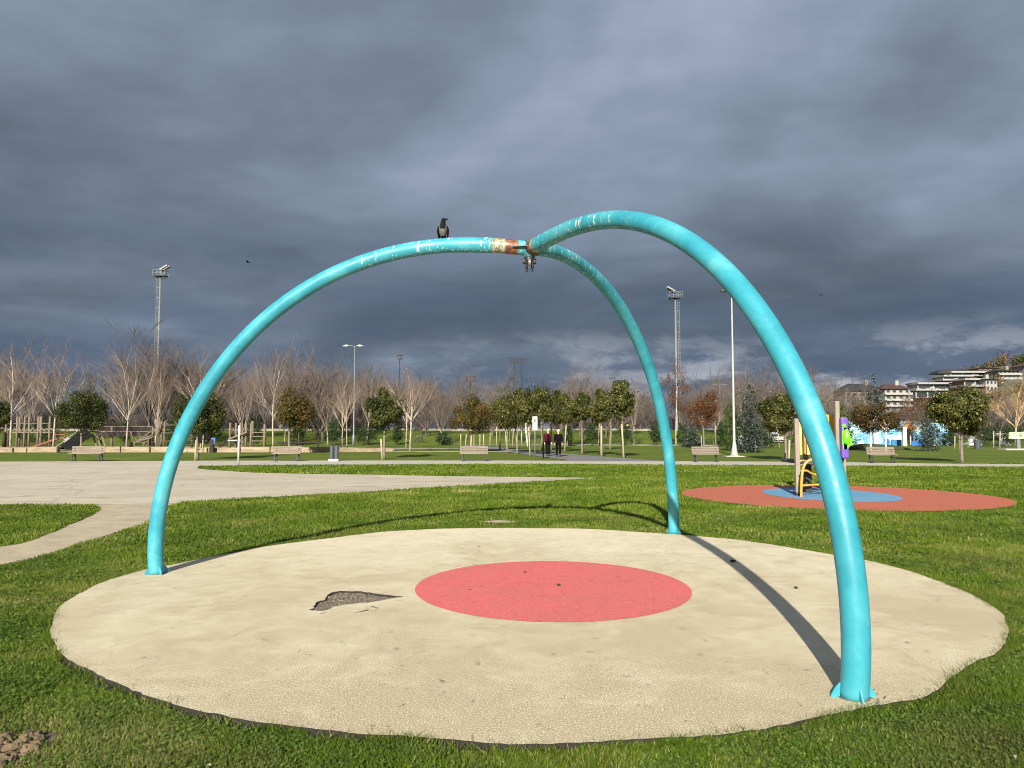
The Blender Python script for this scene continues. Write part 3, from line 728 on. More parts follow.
# ------------------------------------------------------------------ vegetation generators
def crown_obj(name, parent, cz, rx, ry, rz, n, leaf, mat, seed, shape='round', lumps=26, open_=.15):
    r = np.random.default_rng(seed)
    # clump centres
    C = []; 
    while len(C) < lumps:
        p = r.uniform(-1, 1, 3)
        if shape == 'cone':
            w_ = (1 - (p[2] + 1) / 2) ** .8 * .92 + .06
            if np.hypot(p[0], p[1]) < w_ and r.random() < (w_ + .25): C.append(p)
        elif shape == 'column':
            w_ = min(1, .35 + 1.6 * (1 - (p[2] + 1) / 2))
            if np.hypot(p[0], p[1]) < w_ * .8: C.append(p)
        elif shape == 'egg':
            w_ = 1 - max(0, p[2]) * .55 - max(0, -p[2] - .5) * .5
            if np.linalg.norm(p) < .95 and np.hypot(p[0], p[1]) < w_ * .85: C.append(p)
        else:
            d = np.linalg.norm(p)
            if .30 < d < .84 and (p[2] > -.7): C.append(p)
    C = np.array(C)
    if shape in ('round', 'egg'):
        D_ = r.normal(size=(5, 3)); D_ /= np.linalg.norm(D_, axis=1)[:, None]
        Cn = C / np.maximum(np.linalg.norm(C, axis=1), .05)[:, None]
        C = C * (.80 + .34 * np.clip((Cn @ D_.T).max(1), 0, 1) ** 2)[:, None]
    lr = r.uniform(.22, .38, lumps) if shape == 'round' else r.uniform(.16, .30, lumps)
    if shape == 'cone': lr = lr * (1.15 - .45 * (C[:, 2] + 1) / 2)
    k = r.integers(0, lumps, n)
    d = r.normal(size=(n, 3)); d /= np.linalg.norm(d, axis=1)[:, None]
    rad = lr[k] * (r.random(n) ** .33)
    Pn = C[k] + d * rad[:, None]
    nin = int(n * open_)
    Pn[:nin] = r.normal(size=(nin, 3)) * .42
    S = np.array([rx, ry, rz]); Pw = Pn * S; Pw[:, 2] += cz
    nrm = d * .7 + Pn * .5 + r.normal(size=(n, 3)) * .55; nrm /= np.linalg.norm(nrm, axis=1)[:, None]
    a = r.normal(size=(n, 3)); a -= nrm * (a * nrm).sum(1)[:, None]; a /= np.linalg.norm(a, axis=1)[:, None]
    b = np.cross(nrm, a); L = leaf * r.uniform(.6, 1.4, n)[:, None]
    V = np.stack([Pw - a * L, Pw - b * L * .5 + a * L * .1, Pw + a * L, Pw + b * L * .5 + a * L * .1], 1)
    lumpr = r.uniform(-.22, .22, lumps)
    val = np.clip(.40 + lumpr[k] + r.uniform(-.3, .3, n), 0, 1); val[r.random(n) < .05] = 1
    return np_mesh(name, V.reshape(-1, 3), 4, mat, parent, {'rnd': val})
def trunk_obj(parent, h, r0, mat, seed, limbs=5, top=.6, bend=.05, name='trunk'):
    rr = random.Random(seed); mb = MB()
    bx, by = rr.uniform(-bend, bend) * h, rr.uniform(-bend, bend) * h
    pts = [(bx * s * s, by * s * s, h * s) for s in (0, .1, .25, .45, .7, 1)]
    mb.tube(pts, [r0 * q for q in (1.35, 1.05, .95, .85, .7, .45)], 10)
    for k in range(limbs):
        s = rr.uniform(.45, .95); a = rr.uniform(0, 6.28); L = top * rr.uniform(.5, 1)
        p0 = Vector((bx * s * s, by * s * s, h * s)); d = Vector((math.cos(a), math.sin(a), rr.uniform(.5, 1.4))).normalized()
        mb.tube([p0, p0 + d * L * .4 + Vector((0, 0, .05)), p0 + d * L + Vector((0, 0, .15 * L))], [r0 * .5, r0 * .33, r0 * .12], 6)
    return mb.build(name, mat, parent, smooth=True)
def tree(kind, px, pyb, top, bot, w, mat, label, cat='tree', group=None, n=12000, leaf=.066, shape='round', bark=None, r0=.075, seed=None, lumps=26, ppx=None, cx=None):
    seed = seed or int(px * 7 + pyb); loc = G(px, pyb); y = loc[1]
    z1 = ZT(y, top); z0 = max(0.02, ZT(y, bot)); m = y / F
    root = empty(kind, (loc[0], y, 0), label, cat, group)
    rw = w * m / 2; rh = (z1 - z0) / 2
    cr = crown_obj('crown', root, (z1 + z0) / 2, rw, rw, rh, n, leaf, mat, seed, shape, lumps)
    if cx is not None: cr.location.x = (cx - px) * m
    trunk_obj(root, max(.3, z0 + rh * .9), r0, bark or M_bark, seed, 6 if shape in ('round', 'egg') else 0, rw * .7)
    return root
def bush(px, pyb, top, w, label, group='dark evergreen shrubs along the far path', mat=None, shape='egg', n=5200, leaf=.06, cat='shrub'):
    loc = G(px, pyb); y = loc[1]; z1 = ZT(y, top); m = y / F; rw = w * m / 2
    root = empty('evergreen_shrub', (loc[0], y, 0), label, cat, group)
    crown_obj('foliage', root, z1 / 2 + .02, rw, rw, z1 / 2, n, leaf, mat or M_hedge, int(px * 3), shape, 44, .3)
    MB().tube([(0, 0, 0), (0, 0, z1 * .5)], [.07, .03], 6).build('stem', M_bark_dark, root)
    return root
def bare_arrays(h, spread, seed, levels=4, fork=.34, upright=.6, twig=.006, counts=(7, 6, 5, 4), trunkr=.09, drop=0):
    """returns (trunk MB, branch segments array)"""
    rr = random.Random(seed); segs = []; tmb = MB()
    fz = h * fork
    lean = Vector((rr.uniform(-.03, .03), rr.uniform(-.03, .03), 0)) * h
    tmb.tube([(0, 0, 0), lean * .3 + Vector((0, 0, fz * .5)), lean * .7 + Vector((0, 0, fz)), lean + Vector((0, 0, fz + (h - fz) * .25))], [trunkr * 1.25, trunkr, trunkr * .85, trunkr * .5], 8)
    def grow(p, d, L, r, lv):
        npt = 3 if lv < 3 else 2; pts = [p]; q = p; dd = d.copy()
        for i in range(npt):
            dd = (dd + Vector((rr.uniform(-.16, .16), rr.uniform(-.16, .16), rr.uniform(-.02, .14) * upright))).normalized()
            q = q + dd * (L / npt); pts.append(q)
        for i in range(npt):
            f0 = 1 - .55 * i / npt; f1 = 1 - .55 * (i + 1) / npt
            segs.append((pts[i], pts[i + 1], r * f0, r * f1, lv))
        if lv >= levels: return
        n_ = counts[lv]; n_ = max(2, n_ + rr.randint(-1, 1))
        for k in range(n_):
            s = rr.uniform(.25, 1.0); i = min(npt - 1, int(s * npt)); f = s * npt - i
            b = pts[i].lerp(pts[i + 1], min(1, f))
            ax = Vector((rr.gauss(0, 1), rr.gauss(0, 1), rr.gauss(0, .6))); ax = (ax - dd * ax.dot(dd)).normalized()
            nd = (dd + ax * rr.uniform(.45, .95) + Vector((0, 0, .25 * upright))).normalized()
            grow(b, nd, L * rr.uniform(.38, .62), max(twig, r * .45), lv + 1)
    for k in range(counts[0]):
        a = 2 * math.pi * k / counts[0] + rr.uniform(-.4, .4); el_ = rr.uniform(.55, 1.15)
        d = Vector((math.cos(a) * spread, math.sin(a) * spread, el_)).normalized()
        s = rr.uniform(.55, 1.0)
        grow(lean * .7 + Vector((0, 0, fz * (.75 + .3 * s))), d, (h - fz) * rr.uniform(.55, .80), trunkr * .45, 1)
    grow(lean + Vector((0, 0, fz + (h - fz) * .2)), Vector((rr.uniform(-.1, .1), rr.uniform(-.1, .1), 1)), (h - fz) * .72, trunkr * .45, 1)
    return tmb, segs
def seg_verts(segs):
    global LASTLV
    LASTLV = np.tile(np.array([min(1, s[4] / 4) for s in segs]), 3)
    A = np.array([tuple(s[0]) for s in segs]); B = np.array([tuple(s[1]) for s in segs]); r0 = np.array([s[2] for s in segs]); r1 = np.array([s[3] for s in segs])
    d = B - A; L = np.linalg.norm(d, axis=1)[:, None]; d = d / np.maximum(L, 1e-6)
    a = np.where(np.abs(d[:, 2:3]) < .9, np.array([[0, 0, 1.0]]), np.array([[1.0, 0, 0]])); e1 = np.cross(d, a); e1 /= np.linalg.norm(e1, axis=1)[:, None]; e2 = np.cross(d, e1)
    quads = []
    for k in range(3):
        g0 = 2 * math.pi * k / 3; g1 = 2 * math.pi * (k + 1) / 3
        c0 = e1 * math.cos(g0) + e2 * math.sin(g0); c1 = e1 * math.cos(g1) + e2 * math.sin(g1)
        quads.append(np.stack([A + c0 * r0[:, None], A + c1 * r0[:, None], B + c1 * r1[:, None], B + c0 * r1[:, None]], 1))
    return np.concatenate(quads, 0)
VAR = []
specs = [(8, .75, .36, .6), (8, .62, .36, .8), (8, .9, .38, .5), (8, .5, .30, .9), (8, .7, .42, .7), (8, .32, .22, 1.1)]
for i, (h, s, fk, up) in enumerate(specs):
    tm, sg = bare_arrays(h, s, 100 + i, 4, fk, up, .0065, (7, 6, 5, 4))
    V_ = seg_verts(sg); VAR.append((tm, V_, LASTLV))
PROTO = {}
def bare(px, pyb, top, w, var, label, mats=(None, None), group='bare plane trees', cat='tree', name='bare_tree', rz=None, thick=1.0):
    loc = G(px, pyb); y = loc[1]; h = ZT(y, top); key = (var, mats[0], mats[1])
    mt = mats[0] or M_bark_pale; mw = mats[1] or M_twig
    root = empty(name, (loc[0], y, 0), label, cat, group, rz if rz is not None else random.uniform(0, 6.28))
    if key not in PROTO:
        tm, V, LV = VAR[var]
        t_ = tm.build('trunk', mt, root, smooth=True); b_ = np_mesh('branches', V.reshape(-1, 3), 4, mw, root, {'rnd': LV})
        xs = V[..., 0].ravel(); ys = V[..., 1].ravel()
        PROTO[key] = (t_, b_, float(np.percentile(np.hypot(xs, ys), 96)), float(V[..., 2].max()))
    else:
        for o_ in PROTO[key][:2]:
            c = o_.copy(); col.objects.link(c); c.parent = root
    _, _, rw, hh = PROTO[key]
    sx_ = (w * y / F / 2) / rw; root.scale = (sx_, sx_, h / hh)
    return root

# far wood: one mass of bare trees
LOW = []
for i in range(5):
    tm, sg = bare_arrays(10, (.34, .5, .42, .6, .3)[i], 300 + i, 3, .24, .9, .016, (9, 7, 7, 5), trunkr=.13)
    tv = []
    V = seg_verts(sg)
    tr = [(Vector((0, 0, 0)), Vector((0, 0, 3)), .16, .12, 0), (Vector((0, 0, 3)), Vector((0, 0, 5.5)), .12, .07, 0)]
    LOW.append(np.concatenate([seg_verts(tr), V], 0))
def wood(name, n, yr, hfun, mat, seed, xr=None, wide=1.0):
    r = random.Random(seed); out = []
    for i in range(n):
        y = r.uniform(*yr); px = r.uniform(*(xr or (-90, 1110))); x = XT(y, px); h = hfun(px) * r.uniform(.8, 1.12)
        if h <= 0: continue
        V = LOW[r.randrange(5)]; a = r.uniform(0, 6.28); s = h / 10; sw = s * r.uniform(.85, 1.2) * wide
        W = np.empty_like(V); W[..., 0] = (V[..., 0] * math.cos(a) - V[..., 1] * math.sin(a)) * sw + x
        W[..., 1] = (V[..., 0] * math.sin(a) + V[..., 1] * math.cos(a)) * sw + y; W[..., 2] = V[..., 2] * s
        out.append(W)
    V = np.concatenate(out, 0).reshape(-1, 3); print(name, len(V) // 4)
    o = np_mesh(name, V, 4, mat); return tag(o, kind='stuff')
def hA(px):     # metres, at about 85-115 m
    xs = [-90, 60, 200, 300, 430, 480, 560, 640, 700, 780, 840, 870, 930, 970, 1110]; hs = [11.2, 11.2, 10.4, 9.6, 8.8, 7.3, 7.0, 7.2, 7.6, 8.8, 8.2, 4.6, 4.2, 6.2, 6.6]
    return float(np.interp(px, xs, hs))
wood('bare_wood', 68, (86, 122), hA, M_twig2, 1, None, 1.15)
wood('far_bare_wood', 100, (130, 185), lambda p: hA(p) * 1.18, M_twig2, 2, None, 1.4)

wood('thicket', 200, (128, 175), lambda p: 5.2, M_thick, 5, None, 2.4)
wood('middle_bare_wood', 34, (105, 150), lambda p: 9.0, M_twig2, 6, (430, 880))
# ------------------------------------------------------------------ individual bare trees
T = [(10, 449, 338, 62, 0, 'pale bare plane tree at the left edge of the photo'),
     (53, 452, 331, 64, 1, 'tall bare plane tree with its pale trunk left of the round magnolia'),
     (126, 452, 338, 66, 2, 'bare plane tree in front of the brown roofed play bridge'),
     (155, 447, 344, 44, 3, 'bare tree with pale trunk beside the left floodlight mast'),
     (203, 449, 338, 60, 4, 'bare tree whose crown is crossed by the left turquoise arch'),
     (242, 447, 356, 34, 5, 'slender bare tree behind the white post and timber ramp'),
     (273, 452, 338, 66, 2, 'wide bare plane tree just left of the rust tinged round magnolia'),
     (328, 445, 360, 44, 5, 'slim straight bare tree between the round magnolia and the double lamp'),
     (342, 449.5, 372, 34, 1, 'leaning bare tree left of the double lamp post'),
     (347, 448.5, 366, 36, 4, 'bare tree with forked trunk next to the double lamp post'),
     (367, 445, 354, 50, 3, 'bare tree standing behind the middle round magnolia'),
     (406, 448, 362, 36, 1, 'thin bare tree with a pair of trunks behind the spreading bare tree'),
     (410, 452, 351, 66, 0, 'spreading bare tree with pinkish twigs right of the middle magnolia'),
     (441, 445, 372, 30, 5, 'small bare tree near the far path left of the rust brown magnolia'),
     (567, 446, 356, 30, 5, 'tall narrow bare poplar rising behind the magnolia row'),
     (634, 445.5, 362, 20, 5, 'bare tree with pale trunk right of the magnolia row'),
     (728, 445, 372, 36, 3, 'bare tree behind the columnar conifer'),
     (743, 444.5, 346, 22, 5, 'tall thin bare tree just right of the tall lamp post'),
     (716, 449, 392, 26, 4, 'small pinkish bare tree right of the russet tree'),
     (815, 446, 352, 48, 0, 'bare tree with round crown behind the right turquoise leg'),
     (1016, 448, 374, 62, 1, 'bare tree with golden twigs at the right edge')]
for px, pb, tp, w_, va, lb in T:
    gold = px > 1000
    bare(px, pb, tp, w_, va, lb, (M_bark_pale if px != 815 else M_bark, M_twig3 if gold else (M_twig if pb > 447 else M_twigb)))
# ------------------------------------------------------------------ evergreen trees
MG = 'round evergreen magnolia trees'
tree('magnolia_tree', -6, 453, 397, 432, 32, M_magno, 'dark magnolia cut off by the left edge of the photo', group=MG)
tree('magnolia_tree', 81, 452.5, 381, 438, 56, M_magno, 'large round green magnolia above the black slide', group=MG, n=19000, leaf=.066, lumps=34)
tree('magnolia_tree', 197, 460, 386, 447, 54, M_magno, 'dark green magnolia partly hidden by the left turquoise leg', group=MG, n=11500, cx=200)
tree('magnolia_tree', 289, 454, 387, 434, 42, M_magno_r, 'rust tinged round magnolia behind the second bench from the left', group=MG, n=11500, cx=293)
tree('magnolia_tree', 384, 459, 387, 433, 44, M_magno, 'round green magnolia with a leaning stake beside the path', group=MG, n=11500, lumps=22, cx=386)
tree('magnolia_tree', 474, 452, 391, 436, 42, M_magno_r, 'rust brown magnolia above the middle bench', group=MG, n=11500, cx=471)
row = [(500, 450, 394, 428, 26), (507, 453, 388, 429, 30), (517, 454, 385, 430, 32), (530, 455.5, 388, 430, 32), (542, 451, 384, 428, 30), (551, 450, 392, 428, 28), (565, 452, 390, 428, 30), (582, 454.5, 393, 424, 28), (601, 456, 387, 426, 28), (623, 458, 380, 426, 30), (610, 450, 392, 425, 22)]
rl = ['leftmost green magnolia of the stake-propped row', 'magnolia second from the left in the row, overlapping its neighbours', 'tall magnolia behind the right end of the middle bench', 'magnolia directly behind the white path sign', 'high crowned magnolia just right of the path sign', 'magnolia above the person in the maroon coat', 'magnolia above the person in black', 'slim magnolia with a dark stake right of the walkers', 'loose crowned magnolia second from the right in the row', 'tallest magnolia at the right end of the row', 'small magnolia squeezed between the two at the right end of the row']
for (px, pb, tp, bt, w_), lb in zip(row, rl):
    tree('magnolia_tree', px, pb, tp, bt, w_, M_magno_y if px > 480 else M_magno, lb, group='magnolia row beside the side path', n=7500, leaf=.07, r0=.06, lumps=18)
tree('magnolia_tree', 786, 461, 389, 438, 42, M_magno_y, 'yellowish magnolia standing left of the orange climbing tower', group=MG, n=11000, cx=782)
tree('magnolia_tree', 962, 463, 386, 436, 58, M_magno_y, 'big dense magnolia right of the second bench from the right', group=MG, n=19000, leaf=.066, lumps=36, cx=960)
tree('maple_tree', 704, 449.5, 387, 430, 34, M_autumn, 'russet leaved tree behind the bench by the tall lamp post', n=4500, leaf=.075, group='autumn coloured trees')
tree('maple_tree', 676, 446, 356, 412, 34, M_autumn, 'tall thin tree with sparse reddish leaves at the right floodlight mast', n=2800, leaf=.07, shape='column', group='autumn coloured trees', bark=M_bark_pale, lumps=30)
tree('autumn_tree', 871, 451.5, 400, 434, 40, M_autumn_b, 'brown orange tree with white trunk in front of the blue mural', n=8000, group='autumn coloured trees', bark=M_whitewash)
tree('autumn_tree', 886, 452, 412, 434, 26, M_autumn_b, 'smaller brown orange tree with leaning white trunk beside the larger one', n=4500, group='autumn coloured trees', bark=M_whitewash, cx=893)
tree('bare_shrub_tree', 914, 445, 392, 440, 40, M_autumn, 'dark red twiggy tree between the mural and the big magnolia', n=3000, leaf=.07, lumps=40, group='autumn coloured trees')
tree('blue_spruce', 750, 452.5, 377, 451, 28, M_spruce, 'tall blue spruce just right of the tall lamp post', n=7500, leaf=.075, shape='cone', lumps=120, bark=M_bark_dark)
tree('blue_spruce', 930, 451, 408, 449, 24, M_spruce, 'low bluish spruce beside the big right magnolia', n=3200, leaf=.07, shape='cone', lumps=70, bark=M_bark_dark)
tree('cedar_tree', 877, 444.5, 374, 436, 30, M_spruce, 'tall grey green cedar behind the brown orange tree', n=2600, leaf=.15, shape='cone', lumps=60, bark=M_bark_dark)
tree('cypress_tree', 732, 451, 398, 450, 17, M_conifer, 'narrow light green cypress behind the tall lamp post', n=5200, leaf=.06, shape='column', lumps=60)
tree('conifer_tree', 842, 446, 400, 444, 30, M_conifer, 'green conifer behind the orange tower roof', n=3500, leaf=.1, shape='cone', lumps=60)
tree('blue_spruce', 694, 447, 422, 446, 24, M_spruce, 'small bluish conifer left of the russet tree', n=3000, leaf=.08, shape='cone', lumps=50, bark=M_bark_dark)
B = [(26, 446, 419, 30, 'dark shrub behind the rope bridge, left one'), (48, 446, 421, 26, 'dark shrub behind the rope bridge, right one'), (124, 445, 417, 17, 'shrub above the brown play bridge roof'), (171, 446, 418, 24, 'shrub right of the brown play bridge'), (217, 446, 420, 20, 'dark shrub beside the blue play panel'), (251, 446, 418, 24, 'dark shrub behind the timber ramp'), (297, 445, 424, 22, 'dark shrub under the rust tinged magnolia'), (334, 445, 418, 20, 'cone shaped shrub left of the double lamp post'), (366, 445, 424, 26, 'wide dark shrub under the middle magnolia'),
     (397, 445, 426, 12, 'small shrub behind the spreading bare tree'), (443, 445, 433, 16, 'low green shrub near the far path'), (568, 446, 424, 14, 'dark shrub right of the walkers'), (592, 445.5, 424, 26, 'large clipped shrub beneath the magnolia row'), (626, 445.5, 420, 26, 'clipped shrub beneath the last magnolia of the row'), (655, 445.5, 421, 16, 'dark shrub touching the rear turquoise leg'), (685, 446, 424, 22, 'round dark shrub right of the floodlight mast foot'), (722, 446.5, 418, 16, 'dark oval shrub left of the cypress'),
     (766, 448, 428, 26, 'dark shrub right of the tall blue spruce'), (800, 447, 428, 20, 'dark shrub left of the climbing tower'), (985, 445.5, 424, 28, 'dark shrub behind the right magnolia'), (1013, 446, 423, 30, 'large dark shrub behind the notice stand'), (950, 446, 430, 18, 'low dark shrub beside the low blue spruce')]
for px, pb, tp, w_, lb in B: bush(px, pb, tp, w_, lb, n=3600)

# ------------------------------------------------------------------ stakes of the young trees
rs_ = random.Random(3)
ST = [(472, 449, 436), (480, 448.5, 434), (484, 449, 433), (496.5, 446.5, 426), (490, 446.5, 432), (507, 452.5, 427), (517.5, 453.5, 427), (512.5, 446.5, 428), (522, 447, 430), (530, 455.5, 427), (541, 450, 428), (551.5, 449.5, 428), (598, 445.5, 423.5), (601.3, 456.5, 425.5), (610.5, 445, 425), (623.3, 458.5, 424), (582, 454, 426), (564.5, 452, 415), (204, 452.5, 434), (201.5, 450, 432), (197, 460.5, 440), (383, 460, 439), (285, 444.5, 431), (299, 445, 431), (768, 447, 431), (778.5, 447.5, 431), (787, 462, 440), (754.5, 452.5, 428), (958, 455, 434), (953, 449, 436), (992, 448, 431), (998, 448, 431), (701, 449, 431), (713, 448.5, 429), (461, 447, 434), (465.5, 447, 434), (470.5, 448, 434)]
WH = {525: 0}
for i, (px, pb, tp) in enumerate(ST):
    loc = G(px, pb); y = loc[1]; h = ZT(y, tp)
    near = 'in the walkers\' magnolia row' if 480 < px < 630 else ('at the left magnolias' if px < 400 else ('right of the tall lamp post' if px > 740 else 'by the middle trees'))
    g_ = 'wooden tree stakes ' + near
    dx = rs_.uniform(-.08, .08) * h
    o = MB().tube([(0, 0, 0), (dx * .5, 0, h * .5), (dx, 0, h)], [.055, .055, .05], 8).build('tree_stake', M_stake, None, smooth=True)
    o.location = (loc[0], y - .25, 0)
    tag(o, 'plain pale wooden tree stake standing ' + near, 'stake', g_)
o = MB().tube([(0, 0, 0), (-.12, 0, 1.4), (-.2, 0, 2.6)], [.10, .09, .08], 10).build('whitewashed_trunk', M_whitewash, None, smooth=True); o.location = G(527.5, 446.5)
tag(o, 'thick whitewashed leaning trunk behind the path sign', 'tree trunk')

# ------------------------------------------------------------------ benches
def bench(px, pyb, w_px, label):
    loc = G(px, pyb); root = empty('park_bench', loc, label, 'bench', 'weathered park benches facing away beside the path')
    W = w_px * loc[1] / F
    mb = MB()
    for k in range(3): mb.box((0, .0 + .03 * k, .50 + k * .125), (W, .035, .11), Matrix.Rotation(R(8), 3, 'X'))
    mb.build('backrest', M_wood_bench, root, bevel=.008)
    mb = MB()
    for k in range(4): mb.box((0, .09 - .115 * k - .04, .42), (W, .10, .04))
    mb.build('seat', M_wood_bench, root, bevel=.006)
    for s_ in (-1, 1):
        x = s_ * (W / 2 - .16)
        MB().box((x, -.28, .20), (.06, .05, .40)).box((x, .04, .36), (.06, .05, .72)).box((x, -.12, .385), (.055, .36, .03)).box((x, -.12, .02), (.08, .5, .04)).build('leg', M_black_metal, root)
    return root
BN = [(88, 461.3, 33, 'bench at the far left beside the plaza, under the big round magnolia'), (287.5, 461.3, 28, 'bench in front of the rust tinged magnolia'), (474, 461.2, 28, 'bench left of the path sign and the two walkers'), (705.5, 462, 27, 'bench between the rear turquoise leg and the tall lamp post'), (881, 463, 28, 'bench right of the climbing tower, in front of the mural')]
for b in BN:
    r_ = bench(*b)
# ------------------------------------------------------------------ bin
loc = G(334, 461.2); root = empty('litter_bin', loc, 'dark grey twin litter bin on a white base beside the path', 'litter bin')
MB().box((0, 0, .06), (.52, .36, .12)).build('base', M_whitewash, root, bevel=.01)
M_bin = simple('bin grey', (.055, .065, .08), .3, 5, .5)
for s_ in (-1, 1):
    bd = MB().tube([(s_ * .125, 0, .12), (s_ * .125, 0, .80), (s_ * .125, 0, .84)], [.115, .118, .10], 20).build('bin_body', M_bin, root, smooth=False, bevel=.004)
    MB().tube([(s_ * .125, 0, .845), (s_ * .125, 0, .87)], [.09, .07], 16).build('lid', M_black_metal, bd)
loc = G(341, 452); root = empty('grill_stand', loc, 'small dark tilted board on a wooden post behind the litter bin', 'board')
MB().box((0, 0, .45), (.10, .10, .9)).build('post', M_wood_tan, root)
MB().box((-.2, 0, 1.05), (.75, .40, .12), Matrix.Rotation(R(-12), 3, 'Y')).build('board', M_bin, root, bevel=.02)
loc = G(346.5, 452); MBo = MB().box((0, 0, .25), (.16, .16, .5)).build('bollard', M_black_metal, None, bevel=.02); MBo.location = loc; tag(MBo, 'short dark bollard right of the tilted board', 'bollard')

# ------------------------------------------------------------------ posts, signs, lamps
loc = G(238.3, 465.8); h = ZT(loc[1], 426.5); root = empty('court_post', loc, 'slim white post standing alone at the plaza grass edge', 'post')
MB().tube([(0, 0, 0), (0, 0, h)], .045, 12).build('pole', M_white_metal, root, smooth=True)
MB().tube([(0, 0, h), (0, 0, h + .05)], [.05, .03], 12).build('cap', M_white_metal, root)
loc = G(535, 460.5); h = ZT(loc[1], 416.5); root = empty('path_sign', loc, 'white pedestrian sign on a slim pole beside the path', 'sign')
MB().tube([(0, 0, 0), (0, 0, h)], .03, 10).build('pole', M_galv, root, smooth=True)
sw = .27; pz0 = ZT(loc[1], 430.2)
pan = MB().box((0, -.045, (h + pz0) / 2), (sw, .02, h - pz0)).build('panel', M_white_metal, root, bevel=.008)
zc_ = h - .20
mk = MB(); yy = -.0575
mk.add([(x, yy, z) for x, z in [(-.018, zc_ + .075), (.018, zc_ + .075), (.024, zc_ + .11), (0, zc_ + .13), (-.024, zc_ + .11)]], [(0, 1, 2, 3, 4)])
mk.add([(x, yy, z) for x, z in [(-.035, zc_ - .03), (.035, zc_ - .03), (.03, zc_ + .065), (-.03, zc_ + .065)]], [(0, 1, 2, 3)])
mk.add([(x, yy, z) for x, z in [(-.05, zc_ - .12), (-.022, zc_ - .12), (.004, zc_ - .032), (-.03, zc_ - .032)]], [(0, 1, 2, 3)])
mk.add([(x, yy, z) for x, z in [(.022, zc_ - .12), (.05, zc_ - .12), (.03, zc_ - .032), (.006, zc_ - .032)]], [(0, 1, 2, 3)])
mk.build('walker_symbol', M_matte_black, pan)
mk = MB(); z = zc_ - .2; mk.box((0, yy, z), (.19, .004, .028))
for k in range(3): mk.box((0, yy, z - .08 - .07 * k), (.15 - .02 * k, .004, .012))
mk.build('text_band', simple('grey ink', (.30, .30, .30), .1, 5, .6, bump=0), pan)
loc = G(543.3, 458.5); h = ZT(loc[1], 441); o = MB().tube([(0, 0, 0), (0, 0, h)], [.05, .05], 10).tube([(0, 0, h), (0, 0, h + .06)], [.065, .03], 10).build('marker_post', M_black_metal); o.location = loc
tag(o, 'short black post just left of the two walkers', 'post')
def lamp_double():
    loc = G(353.5, 445.3); y = loc[1]; h = ZT(y, 346); root = empty('street_lamp', loc, 'grey lamp post with two lamp heads in the bare trees', 'street lamp')
    MB().tube([(0, 0, 0), (0, 0, 1.2), (0, 0, 1.25), (0, 0, h)], [.20, .13, .085, .05], 14).build('pole', M_galv, root, smooth=True)
    for s_, L in ((-1, .85), (1, .45)):
        MB().tube([(0, 0, h - .1), (s_ * L * .5, 0, h + .06), (s_ * L, 0, h + .04)], .04, 8).build('arm', M_galv, root)
        MB().tube([(s_ * (L - .15), 0, h + .03), (s_ * (L + .15), 0, h + .05), (s_ * (L + .55), 0, h + .0)], [.08, .14, .05], 10, sq=(.5, 1)).build('lamp_head', M_post, root, smooth=True)
lamp_double()
loc = G(734.5, 456.5); y = loc[1]; h = ZT(y, 292); root = empty('street_lamp', loc, 'tall white lamp post with flared base right of the fourth bench', 'street lamp')
MB().tube([(0, 0, 0), (0, 0, .05), (0, 0, .1), (0, 0, .9), (0, 0, 1.0), (0, 0, h)], [.40, .38, .22, .10, .085, .042], 16).build('pole', M_post, root, smooth=False)
MB().box((0, 0, .015), (1.3, 1.0, .04)).build('footing', M_path, root)
MB().tube([(0, 0, h - .1), (-.2, 0, h + .06), (-.35, 0, h + .07)], .035, 8).build('arm', M_galv, root)
MB().tube([(-.3, 0, h + .07), (-.55, 0, h + .09), (-.75, 0, h + .05)], [.07, .13, .05], 10, sq=(.5, 1)).build('lamp_head', M_black_metal, root, smooth=True)
